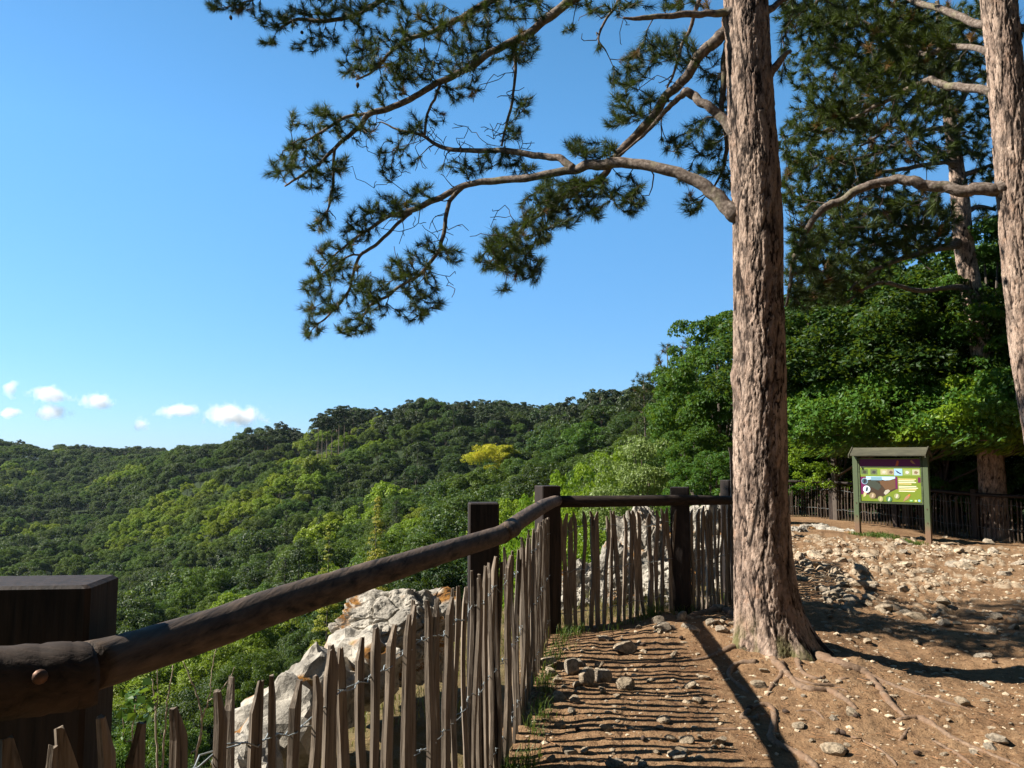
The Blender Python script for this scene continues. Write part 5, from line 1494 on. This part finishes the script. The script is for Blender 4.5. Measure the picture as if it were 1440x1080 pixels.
# panel
pz0, pz1 = pyz(708, 18.5), pyz(644, 18.5); pw = W_ - .13
yf = -.035
MB().box((0, .0, (pz0 + pz1) / 2), (pw, .04, pz1 - pz0)).build("backing_board", G_WOOD, board)
panel = MB().box((0, yf + .006, (pz0 + pz1) / 2 + .015), (pw - .06, .018, pz1 - pz0 - .05)).build("printed_panel", flat_mat("panel lime green", (.16, .225, .022)), board)
for s in (-1, 1): MB().box((s * (pw / 2 - .018), yf, (pz0 + pz1) / 2), (.036, .034, pz1 - pz0)).build("panel_frame", G_WOOD, board)
MB().box((0, yf - .001, pz0 + .012), (pw - .074, .034, .036)).build("panel_frame", G_WOOD, board)
PW, PH = pw - .08, pz1 - pz0 - .06
px0, pzb = -PW / 2, pz0 + .035
lay = [0]
def uv(u, v, k): return (px0 + u * PW, yf - .0035 - .0012 * k, pzb + (1 - v) * PH)
def patch(poly, col, k, name="print", rough=.4):
    V = [uv(u, v, k) for u, v in poly]; n = len(V)
    V2 = [(x, y + .0008, z) for x, y, z in V]
    me = bpy.data.meshes.new(name); 
    me.from_pydata(V + V2, [], [list(range(n))[::-1], [n + i for i in range(n)]] + [[i, (i + 1) % n, n + (i + 1) % n, n + i] for i in range(n)])
    me.materials.append(COL(col)); me.update()
    return link(name, me, panel)
_cols = {}
def COL(c):
    if c not in _cols: _cols[c] = flat_mat("print colour", c)
    return _cols[c]
def rect(u0, v0, u1, v1, col, k, name="print"): return patch([(u0, v1), (u1, v1), (u1, v0), (u0, v0)], col, k, name)
def disc(u, v, r, col, k, name, sq=1.0, n=20):
    a = PW / PH
    return patch([(u + r * math.cos(t), v + r * a * sq * math.sin(t)) for t in np.linspace(2 * math.pi, 0, n, endpoint=False)], col, k, name)
PUR = (.13, .012, .075)
rect(0, 0, 1, .17, PUR, 0, "title_band"); rect(.005, .18, .99, .20, (.55, .55, .4), 0, "subtitle_line")
rect(0, .225, 1, .385, (.20, .30, .05), 0, "photo_strip")
for k, (u, c, c2) in enumerate([(.02, (.10, .14, .05), (.05, .05, .03)), (.18, (.12, .15, .07), (.05, .05, .05)), (.35, (.42, .40, .22), (.5, .48, .4)), (.465, (.32, .28, .16), (.15, .1, .07)), (.575, (.30, .50, .80), (.02, .02, .03)), (.73, (.28, .34, .12), (.55, .55, .5)), (.87, (.42, .42, .28), (.2, .14, .08))]):
    w_ = .115 if k != 4 else .135
    rect(u, .24 if k != 4 else .225, u + w_, .365 if k != 4 else .38, c, 1, "bird_photo")
    if k == 4: patch([(u + .02, .25), (u + .06, .285), (u + .125, .345), (u + .10, .35), (u + .05, .315)], c2, 2, "flying_bird_picture")
    else: patch([(u + .03, .33), (u + .07, .345), (u + .095, .30), (u + .06, .27), (u + .035, .285)], c2, 2, "bird_picture")
rect(0, .42, .14, .84, PUR, 0, "side_band"); rect(.59, .41, .625, .70, PUR, 1, "divider"); rect(.955, .42, .995, .54, PUR, 1, "tab")
# landscape photograph printed on the panel: sky, dark wooded slopes, pale rock
patch([(.10, .41), (.59, .41), (.59, .71), (.50, .77), (.40, .86), (.33, .93), (.22, .93), (.10, .80)][::-1], (.055, .035, .022), 1, "landscape_photo")
patch([(.10, .41), (.59, .41), (.59, .45), (.50, .49), (.42, .50), (.33, .47), (.24, .47), (.10, .50)][::-1], (.42, .66, .85), 2, "landscape_sky")
patch([(.26, .52), (.45, .505), (.59, .46), (.59, .68), (.50, .73), (.42, .72), (.37, .62)][::-1], (.13, .07, .035), 2, "landscape_slope")
patch([(.10, .52), (.24, .49), (.33, .53), (.35, .66), (.30, .74), (.18, .66), (.10, .66)][::-1], (.05, .06, .045), 2, "landscape_slope")
patch([(.39, .80), (.42, .73), (.47, .71), (.50, .74), (.46, .80), (.42, .84)][::-1], (.42, .40, .32), 3, "rock_picture")
rect(.185, .42, .365, .50, (.18, .33, .42), 4, "map_inset")
for u, v, r, c1, c2, c3 in [(.075, .525, .055, (.30, .45, .55), (.05, .09, .13), (.02, .02, .02)), (.105, .715, .062, (.75, .85, .9), (.50, .72, .85), (.03, .03, .03)), (.20, .865, .055, (.30, .22, .1), (.25, .2, .12), (.5, .4, .28)), (.335, .935, .052, (.12, .17, .05), (.32, .33, .12), (.5, .42, .25)), (.475, .935, .052, (.06, .10, .04), (.08, .2, .09), (.6, .6, .55)), (.605, .86, .052, (.15, .2, .06), (.30, .34, .14), (.55, .5, .45))]:
    disc(u, v, r, c1, 4, "medallion"); disc(u, v, r * .84, c2, 5, "medallion"); patch([(u - r * .35, v + r * .9), (u + r * .25, v + r * .55), (u + r * .4, v - r * .7), (u, v - r * .9), (u - r * .2, v)], c3, 6, "bird_picture")
for k in range(8):
    v = .455 + k * .037 + (.018 if k >= 4 else 0); rect(.64, v, (.925 if k % 2 == 0 else .85 + .05 * (k % 3)), v + .019, (.74, .72, .52) if k % 3 else (.72, .56, .25), 1, "text_line")
patch([(.70, .99), (.74, .88), (.78, .83), (.815, .83), (.81, .88), (.77, .93)], (.34, .20, .11), 2, "bird_picture"); patch([(.79, .85), (.80, .81), (.825, .82), (.815, .85)], (.75, .16, .05), 3, "bird_head")
patch([(.60, .16), (.63, .03), (.66, .05), (.645, .16)], (.55, .10, .03), 2, "bird_picture"); patch([(.84, .04), (.87, .02), (.93, .12), (.88, .10)], (.45, .2, .08), 2, "bird_picture")
patch([(.045, .90), (.05, .80), (.09, .77), (.105, .80), (.08, .88)], (.62, .50, .25), 3, "bird_picture")
disc(.835, .955, .03, (.10, .38, .12), 2, "logo", .6); disc(.835, .955, .018, (.55, .72, .35), 3, "logo", .4); rect(.89, .935, .925, .975, (.55, .62, .2), 2, "logo"); disc(.962, .95, .02, (.25, .45, .7), 2, "logo")

# ------------------------------------------------------------------ rocks
def ico(sub):
    import bmesh
    bm = bmesh.new(); bmesh.ops.create_icosphere(bm, subdivisions=sub, radius=1)
    V = np.array([v.co[:] for v in bm.verts]); Fq = np.array([[v.index for v in f.verts] for f in bm.faces]); bm.free()
    return V, Fq
ICO = {k: ico(k) for k in (3, 4, 7)}
def rock_mesh(name, seed, size, sub, mat, facets=9, rough=.10, freq=2.2, sm=True, cut=(.62, .92)):
    rs = RS(seed)
    V, Fq = ICO[sub]; V = V.copy()
    for k in range(facets):
        n = unit(rs.normal(size=3)); d = rs.uniform(*cut)
        e = np.maximum(V @ n - d, 0); V -= e[:, None] * n
    w = 1 + rough * fbm(V[:, 0] * freq, V[:, 1] * freq, V[:, 2] * freq, 5 if sub > 4 else 3, seed)
    if sub > 4:
        rdg = 1 - np.abs(fbm(V[:, 0] * 1.7 + 5, V[:, 1] * 1.7, V[:, 2] * 1.7, 4, seed + 3)) * 2
        f1, f2, cid = worley(V[:, 0] * 2.6, V[:, 1] * 2.6, V[:, 2] * 3.2, seed)
        w += rough * .30 * rdg + rough * .22 * (cid - .5) - rough * .25 * (1 - smooth(0, .10, f2 - f1))
        w += rough * .16 * fbm(V[:, 0] * 14, V[:, 1] * 14, V[:, 2] * 14, 3, seed + 6)
    V = V * w[:, None] * np.array(size)
    me = mesh_np(name, V, Fq, [mat], None, sm)
    return me
def limestone(name, pale, moss=.0, lichen=.5):
    m, nt, b = new_mat(name)
    v = coords(nt)
    n1 = noise_n(nt, v, 3.2, 6, .68); n2 = noise_n(nt, v, 17, 6, .7); n3 = noise_n(nt, v, 1.9, 3, .6)
    c = ramp(nt, n1, [(.32, tuple(q * .32 for q in pale)), (.45, tuple(q * .62 for q in pale)), (.56, pale), (.72, tuple(min(.85, q * 1.2) for q in pale))])
    c = mixc(nt, c, (.045, .042, .038), ramp(nt, n2, [(.30, (lichen,) * 3), (.44, (0, 0, 0))]))
    if moss:
        g = nt.nodes.new("ShaderNodeNewGeometry"); s = nt.nodes.new("ShaderNodeSeparateXYZ"); nt.links.new(g.outputs["Normal"], s.inputs[0])
        up = ramp(nt, s.outputs[2], [(.1, (0, 0, 0)), (.6, (1, 1, 1))])
        mk = ramp(nt, n3, [(.52, (0, 0, 0)), (.57, (moss,) * 3)])
        mk = mixc(nt, (0, 0, 0), mk, up)
        mc = ramp(nt, n2, [(.35, (.05, .022, .006)), (.55, (.26, .115, .02)), (.7, (.22, .17, .03))])
        c = mixc(nt, c, mc, mk)
    nt.links.new(c, b.inputs["Base Color"]); b.inputs["Roughness"].default_value = .85; b.inputs["Specular IOR Level"].default_value = .2
    bump(nt, b, n2, .9, .02)
    return m
L_WHITE = limestone("pale weathered limestone", (.40, .365, .305), .98, .95)
L_STONE = limestone("brownish trodden limestone", (.50, .40, .28), 0, .5)
L_GREY = limestone("grey trodden limestone", (.44, .37, .28), 0, .6)
def outcrop(label, lumps, seed, sub=7):
    o = thing("limestone_outcrop", label, "rock", (0, 0, 0))
    for k, (px_, py_, d, sx, sy, sz) in enumerate(lumps):
        p = at(px_, py_, d)
        me = rock_mesh("boulder", seed + k, (sx, sy, sz), sub if sx > .25 else 4, L_WHITE, 26, .26, 2.6, False, (.66, .93))
        r = link("boulder", me, o, (p.x, d, p.z - sz * .8)); r.rotation_euler = (0, 0, seed * 1.7 + k * 2)
    return o
outcrop("big white limestone outcrop with orange moss behind the near palings", [(566, 826, 5.2, .34, .40, .36), (502, 888, 4.8, .25, .34, .28), (445, 922, 4.4, .22, .32, .28), (400, 958, 4.0, .19, .30, .26), (350, 1020, 3.6, .17, .28, .26), (612, 845, 5.4, .18, .25, .2)], 500)
outcrop("tall pale limestone outcrop seen through the far palings", [(908, 726, 9.4, .36, .5, .7), (868, 762, 9.0, .34, .45, .5), (828, 800, 8.7, .30, .36, .36), (925, 790, 8.6, .36, .4, .36), (868, 815, 8.2, .26, .3, .26), (800, 840, 8.1, .30, .3, .3)], 520)
outcrop("heap of white boulders behind the palings beside the pine trunk", [(1000, 712, 10.6, .35, .3, .4), (975, 715, 10.8, .3, .3, .4), (985, 765, 9.8, .4, .4, .35), (1020, 760, 9.9, .35, .3, .3), (1010, 805, 9.2, .35, .35, .26), (1040, 800, 9.5, .35, .3, .3)], 540)
outcrop("low rough limestone rise at the left foot of the distant fence", [(1140, 737, 20.5, .7, .5, .38), (1175, 741, 20, .8, .5, .42), (1200, 748, 19.6, .5, .4, .35), (1120, 745, 19.0, .5, .4, .3)], 560, 7)

STM = [rock_mesh("stone", 600 + k, (1, .8, .55), 3 if k > 5 else 4, L_STONE if k % 3 else L_GREY, 12, .10, 1.8, False, (.5, .85)) for k in range(12)]
RSS = RS(9)
def stone(px_, py_, wpx, label, group=None, sink=.4, tall=1.0, k=None, rx=None):
    x, y, z, d = ghit(px_, py_)
    r = wpx / F * d / 2
    me = STM[RSS.randint(12) if k is None else k]
    o = link("stone", me); o.location = (x, y, z + r * .55 * tall * (1 - sink * 1.6)); o.scale = (r, r, r * tall)
    o.rotation_euler = (RSS.normal() * .25, RSS.normal() * .25, RSS.uniform(0, 6.28))
    return tag(o, label, "stone", group)
for px_, py_, w, t, lab in [(826, 962, 30, 1.9, "upright pointed pale stone in the striped fence shadow"), (806, 946, 30, 1.7, "tall stone leaning beside the upright pointed one"), (846, 958, 28, 1.9, "dark upright stone right of the upright pointed one"),
                            (880, 968, 28, 1.8, "small lone pale stone on the striped path"), (880, 916, 38, .9, "long flat stone on the path before the corner post"), (772, 938, 38, 1.1, "dark rock against the palings beside the path"),
                            (970, 966, 24, .8, "brown stone at the edge of the rail shadow"), (803, 1002, 14, 1.1, "small pale stone low on the striped path"), (948, 922, 14, 1, "small square stone on the path"), (852, 900, 26, .7, "shaded grey stone near the corner post"),
                            (1012, 1046, 26, 1, "stone at the bottom just left of the dark rail shadow"), (943, 1040, 20, 1, "stone in the lower middle of the striped path"), (955, 1066, 34, .8, "broad stone at the bottom of the striped path"), (803, 1060, 24, 1, "stone at the bottom left of the striped path"),
                            (1172, 1058, 40, .9, "large brown stone at the bottom amid the roots"), (1198, 1006, 26, .9, "rounded stone at the end of a root before the pine"), (1405, 1042, 40, .7, "broad grey stone at the bottom right corner"), (1355, 992, 34, .7, "flat grey stone right of the long root"),
                            (1382, 924, 24, .7, "cream stone beyond the pine trunk shadow"), (1332, 908, 18, .9, "small cream stone on bare earth beyond the trunk shadow"), (1068, 966, 26, .8, "stone among the roots left of the pine"), (1123, 1022, 20, .8, "small brown stone below the pine roots"),
                            (1212, 828, 44, .8, "large shaded slab right of the pine trunk"), (1290, 870, 30, .7, "brown slab in the dappled shade"), (1325, 848, 26, .9, "dark stone in the dappled shade"), (1075, 945, 16, .9, "pale stone against the pine foot")]:
    stone(px_, py_, w, lab, tall=t, sink=.3)
def zone(n, x0, x1, y0, y1, w0, w1, label, group, sink=.45, shear=0, tall=1.0):
    k = 0
    while k < n:
        py_ = RSS.uniform(y0, y1); px_ = RSS.uniform(x0, x1) + shear * (py_ - y0)
        w = w0 + (w1 - w0) * RSS.rand() ** 2.5
        w *= (py_ - 640) / ((y0 + y1) / 2 - 640)
        stone(px_, py_, w, label, group, sink, tall); k += 1
zone(38, 880, 1040, 842, 892, 9, 30, "grey stone in the shade between the far fence and the pine", "stones in the shade beside the far fence", tall=1.1)
zone(78, 1120, 1210, 775, 868, 9, 28, "small brown stone strewn on the ground right of the pine trunk", "stones strewn right of the pine trunk", shear=.5)
zone(54, 1120, 1440, 752, 800, 8, 28, "sunlit pale stone on the rough ground before the board", "pale stones before the information board", tall=.8)
zone(44, 1160, 1440, 800, 905, 10, 34, "half buried stone in the dappled shade on the right", "half buried stones in the dappled shade", sink=.5)
zone(40, 765, 1010, 905, 1078, 6, 26, "little stone half sunk in the striped path", "little stones in the striped path", sink=.4)
zone(34, 1040, 1440, 940, 1078, 6, 24, "little stone in the earth among the pine roots", "little stones among the roots", sink=.4)
zone(20, 735, 850, 930, 990, 8, 22, "stone of the small heap against the palings", "stones heaped against the palings", sink=.2)

def scatter_mesh(n, region, fn):
    """places fn(x, y, z, d, i) for n random spots of a ground region given in world x, y"""
    x = RSS.uniform(region[0], region[1], n); y = region[2] + (region[3] - region[2]) * RSS.rand(n) ** 1.4
    z = zground(x, y)[0]
    e = side(x, y, RIM)
    k = e < -.05
    return x[k], y[k], z[k]
# gravel
V0, F0 = ICO[3]; V1, F1 = ico(1)
gx, gy, gzz = scatter_mesh(14000, (-.9, 9, 2.2, 17), None)
s = (.004 + .016 * RSS.rand(len(gx)) ** 3) * (.8 + gy / 12)
n = len(gx); r3 = RSS.normal(size=(n, len(V1), 3)) * .22
Vg = (V1[None] * (1 + r3)) * (s[:, None, None] * np.array([1.2, .9, .6])); a = RSS.uniform(0, 6.28, n)
ca, sa = np.cos(a)[:, None], np.sin(a)[:, None]
Vg = np.stack([Vg[..., 0] * ca - Vg[..., 1] * sa + gx[:, None], Vg[..., 0] * sa + Vg[..., 1] * ca + gy[:, None], Vg[..., 2] + gzz[:, None]], -1)
Fg = (F1[None] + (np.arange(n) * len(V1))[:, None, None]).reshape(-1, 3)
tag(link("gravel", mesh_np("gravel", Vg.reshape(-1, 3), Fg, [L_STONE])), "small limestone chips strewn over the trodden earth", "gravel", None, "stuff")
# fallen needles and twiglets
LIT = plain("fallen needles", (.20, .105, .048), .8, 0, .5, 3)
gx, gy, gzz = scatter_mesh(20000, (-.9, 7, 2.2, 11), None)
n = len(gx); a = RSS.uniform(0, 6.28, n); L = RSS.uniform(.02, .06, n); w = RSS.uniform(.0008, .0022, n)
big = RSS.rand(n) < .03; L[big] *= 2.2; w[big] *= 2
dx, dy = np.cos(a), np.sin(a); tz = RSS.uniform(-.1, .25, n) * L
Vl = np.stack([np.stack([gx - dy * w, gy + dx * w, gzz + .002 + w], 1), np.stack([gx + dy * w, gy - dx * w, gzz + .002 + w], 1), np.stack([gx, gy, gzz + .003 + 2.5 * w], 1), np.stack([gx + dx * L, gy + dy * L, gzz + .004 + np.abs(tz)], 1)], 1).reshape(-1, 3)
i4 = (np.arange(n) * 4)[:, None]
tag(link("needle_litter", mesh_np("needle_litter", Vl, np.concatenate([i4 + np.array([[0, 2, 3]]), i4 + np.array([[2, 1, 3]])]), [LIT])), "fallen brown pine needles and twigs on the earth", "litter", None, "stuff")

# ------------------------------------------------------------------ grass at the fence foot and on the rim
GR = leaf_mat("grass blades", (.04, .085, .015), (.10, .14, .03), .25, c3=(.30, .22, .09), inst=0)
GRD = leaf_mat("dry rim grass", (.10, .12, .03), (.24, .17, .07), .2, c3=(.35, .22, .10), inst=0)
def grass(name, P, mat, h0, h1, label, w=.0022):
    n = len(P); a = RSS.uniform(0, 6.28, n); h = RSS.uniform(h0, h1, n); b = RSS.uniform(.1, .8, n) * h; 
    t = np.stack([np.cos(a), np.sin(a)], 1); s = np.stack([-t[:, 1], t[:, 0]], 1) * w
    def lv(f, q, k): return np.stack([P[:, 0] + t[:, 0] * b * f ** 2 + s[:, 0] * q, P[:, 1] + t[:, 1] * b * f ** 2 + s[:, 1] * q, P[:, 2] + h * f * (1 - .25 * f * f)], 1)
    V = np.stack([lv(0, -1, 0), lv(0, 1, 0), lv(.5, -.9, 0), lv(.5, .9, 0), lv(.8, -.6, 0), lv(.8, .6, 0), lv(1, 0, 0)], 1).reshape(-1, 3)
    i = (np.arange(n) * 7)[:, None]
    me = mesh_np(name, V, [np.concatenate([i + np.array([[0, 1, 3, 2]]), i + np.array([[2, 3, 5, 4]])]), i + np.array([[4, 5, 6]])], [mat])
    set_attr(me, "leaf", np.repeat(RSS.rand(n), 7))
    tag(link(name, me), label, "grass", None, "stuff")
def clumps(line, n, spread, k=14, cs=.03):
    f, L = line_pts(line); out = []
    for _ in range(n):
        x, y, a_, _h = f(RSS.uniform(0, L)); o_ = RSS.normal() * spread
        cx, cy = x - math.sin(a_) * o_, y + math.cos(a_) * o_
        m = RSS.randint(k // 2, k * 2)
        out.append(np.stack([cx + RSS.normal(size=m) * cs, cy + RSS.normal(size=m) * cs], 1))
    P = np.concatenate(out); z = zground(P[:, 0], P[:, 1])[0]
    return np.column_stack([P, z - .005])
grass("grass", clumps([(-.02, 3.4), (.06, 4.3), (.32, 6.2), (.42, 6.85), (1.5, 7.3), (2.1, 8.2)], 90, .03), GR, .04, .14, "green grass tufts along the foot of the palings")
n = 30000; x = RSS.uniform(-2.6, 3, n); y = RSS.uniform(1.8, 12, n); e = side(x, y, RIM); e2 = side(x, y, EDGE)
k = (e > .03) & (e2 < 1.0) & (fbm(x * 1.7, y * 1.7, None, 2, 51) > -.25); x, y = x[k], y[k]
grass("rim_grass", np.column_stack([x, y, zground(x, y)[0] - .005]), GRD, .04, .16, "short dry grass on the rim outside the fence", .003)
dlx = [(8.9, 25.6), (9.9, 23.4), (10.8, 21.4), (11.6, 20.2)]
bpx = [ghit(a_, b_)[:2] for a_, b_ in ((1215, 752), (1240, 755), (1270, 762), (1295, 766))]
grass("grass_under_board", clumps(bpx, 60, .18, 16, .08), GR, .05, .13, "thin green grass below the information board", .006)

# ------------------------------------------------------------------ bare shrub and leafy sprig behind the near palings
STEM = plain("pale bare stem", (.34, .27, .20), .8, 0, .3, 30)
sh = thing("bare_shrub", "leafless pale shrub stems sticking up behind the nearest palings", "shrub", (0, 0, 0))
mb = MB()
def stem(px, r0, r1):
    q = smooth_path([at(x, y, d) for x, y, d in px], 5); q += RSS.normal(size=q.shape) * .0012
    mb.tube(q, np.linspace(r0, r1, len(q)) * .65, 6)
dS = 2.6
stem([(222, 1110, dS), (220, 1050, dS), (219, 1000, dS), (216, 975, dS), (213, 955, dS)], .0055, .002)
stem([(225, 1110, dS), (230, 1050, dS), (234, 1000, dS), (238, 970, dS), (244, 935, dS)], .0055, .002)
stem([(219, 1000, dS), (222, 975, dS), (222, 942, dS)], .003, .0016)
stem([(270, 1110, dS), (278, 1050, dS), (284, 1010, dS), (276, 975, dS), (266, 950, dS), (257, 930, dS)], .006, .002)
stem([(284, 1010, dS), (292, 990, dS), (296, 970, dS), (297, 950, dS), (304, 912, dS)], .004, .0016)
stem([(294, 985, dS), (308, 972, dS), (322, 955, dS), (331, 936, dS)], .003, .0014)
stem([(268, 1060, dS), (280, 1048, dS), (284, 1030, dS)], .003, .002)
stem([(305, 1035, dS), (313, 1012, dS), (320, 995, dS)], .002, .001)
stem([(232, 1020, dS), (225, 1035, dS), (236, 1042, dS)], .002, .001)
mb.build("stems", STEM, sh, True); sh.children[0].name = "stem"
sp = thing("leafy_sprig", "small bright green leafy sprig behind the nearest palings", "plant", (0, 0, 0))
mb = MB(); stem([(190, 1110, 2.5), (186, 1040, 2.5), (190, 990, 2.5), (196, 970, 2.5)], .004, .0015); stem([(188, 1040, 2.5), (176, 1040, 2.5), (172, 1000, 2.5)], .003, .001)
mb.build("stem", STEM, sp, True)
P = np.array([at(RSS.normal(192, 13), RSS.normal(988, 14), 2.5 + RSS.normal() * .04) for _ in range(46)] + [at(RSS.normal(178, 5), RSS.uniform(1010, 1070), 2.5) for _ in range(26)])
Nn = unit(RSS.normal(size=P.shape) * .5 + np.array([0, -.3, .8])); sz = np.where(np.arange(len(P)) < 46,   .030, .016) * RSS.uniform(.7, 1.2, len(P))
V, Q = cards(P, Nn, sz, RSS, 1.15, .15)
me = mesh_np("leaves", V, Q, [W_MID]); set_attr(me, "leaf", np.repeat(RSS.rand(len(P)), 4)); link("leaves", me, sp)

# ------------------------------------------------------------------ small fair-weather clouds low over the far hill
def cloud(px_, py_, w, h, seed, label):
    d = 7000.0
    p = at(px_, py_, d); W = w / F * d / 2 * 2.0; H = h / F * d / 2 * 2.1
    m = bpy.data.materials.new("cloud vapour"); m.use_nodes = True; nt = m.node_tree
    nt.nodes.remove(nt.nodes["Principled BSDF"])
    pv = nt.nodes.new("ShaderNodeVolumePrincipled"); pv.inputs["Color"].default_value = (1, 1, 1, 1); pv.inputs["Anisotropy"].default_value = 0.2
    tc = nt.nodes.new("ShaderNodeTexCoord")
    ln = nt.nodes.new("ShaderNodeVectorMath"); ln.operation = 'LENGTH'; nt.links.new(tc.outputs["Object"], ln.inputs[0])
    mp = nt.nodes.new("ShaderNodeMapping"); mp.inputs["Scale"].default_value = (W / 60, W / 60, H / 60); mp.inputs["Location"].default_value = (seed * 3.1, 0, 0); nt.links.new(tc.outputs["Object"], mp.inputs[0])
    nz = noise_n(nt, mp.outputs[0], .55, 5, .6)
    f = nt.nodes.new("ShaderNodeMath"); f.operation = 'MULTIPLY_ADD'; f.inputs[1].default_value = 2.2; nt.links.new(nz, f.inputs[0])
    g = nt.nodes.new("ShaderNodeMath"); g.operation = 'MULTIPLY_ADD'; g.inputs[1].default_value = -1.35; g.inputs[2].default_value = -.42; nt.links.new(ln.outputs["Value"], g.inputs[0]); nt.links.new(g.outputs[0], f.inputs[2])
    r = nt.nodes.new("ShaderNodeMapRange"); r.inputs[1].default_value = 0; r.inputs[2].default_value = 1.0; r.inputs[3].default_value = 0; r.inputs[4].default_value = .035; nt.links.new(f.outputs[0], r.inputs[0])
    nt.links.new(r.outputs[0], pv.inputs["Density"]); nt.links.new(pv.outputs[0], nt.nodes["Material Output"].inputs["Volume"])
    me = mesh_np("cloud", ICO[3][0], ICO[3][1], [m]); o = link("cloud", me, None, p); o.scale = (W, W * .6, H)
    tag(o, label, "cloud")
cloud(16, 548, 20, 22, 1, "small cloud at the far left edge of the sky")
cloud(72, 556, 50, 22, 2, "puffy cloud upper left above the far hill")
cloud(136, 562, 44, 22, 3, "cloud just right of the puffy upper left one")
cloud(76, 577, 40, 22, 4, "cloud just below the puffy upper left one")
cloud(14, 581, 36, 12, 5, "flat low cloud at the left edge")
cloud(199, 595, 24, 18, 6, "smallest round cloud low over the hill")
cloud(252, 578, 56, 16, 7, "flat bright cloud in the middle of the row")
cloud(330, 584, 76, 28, 8, "largest cloud beside the pine clad crest")

for k in range(16):
    px_, py_ = RSS.uniform(780, 1420), RSS.uniform(880, 1070)
    x, y, z, d = ghit(px_, py_)
    o = bpy.data.objects.new("pine_cone", CONE); C.objects.link(o); o.location = (x, y, z + .014); o.rotation_euler = (1.5, 0, RSS.uniform(0, 6.28)); o.scale = (.8, .8, .8)
    tag(o, "fallen brown pine cone lying on the earth under the big pine", "pine cone", "fallen pine cones")
# ------------------------------------------------------------------ the air over the valley
m = bpy.data.materials.new("valley haze"); m.use_nodes = True; nt = m.node_tree
nt.nodes.remove(nt.nodes["Principled BSDF"])
pv = nt.nodes.new("ShaderNodeVolumePrincipled")
pv.inputs["Color"].default_value = (.62, .80, 1.0, 1); pv.inputs["Density"].default_value = .00004; pv.inputs["Anisotropy"].default_value = .1
nt.links.new(pv.outputs[0], nt.nodes["Material Output"].inputs["Volume"])
mb = MB(); mb.box((100, 400, 20), (2400, 2300, 190))
o = mb.build("haze", m); tag(o, "thin blue haze in the valley air", "haze", None, "stuff")
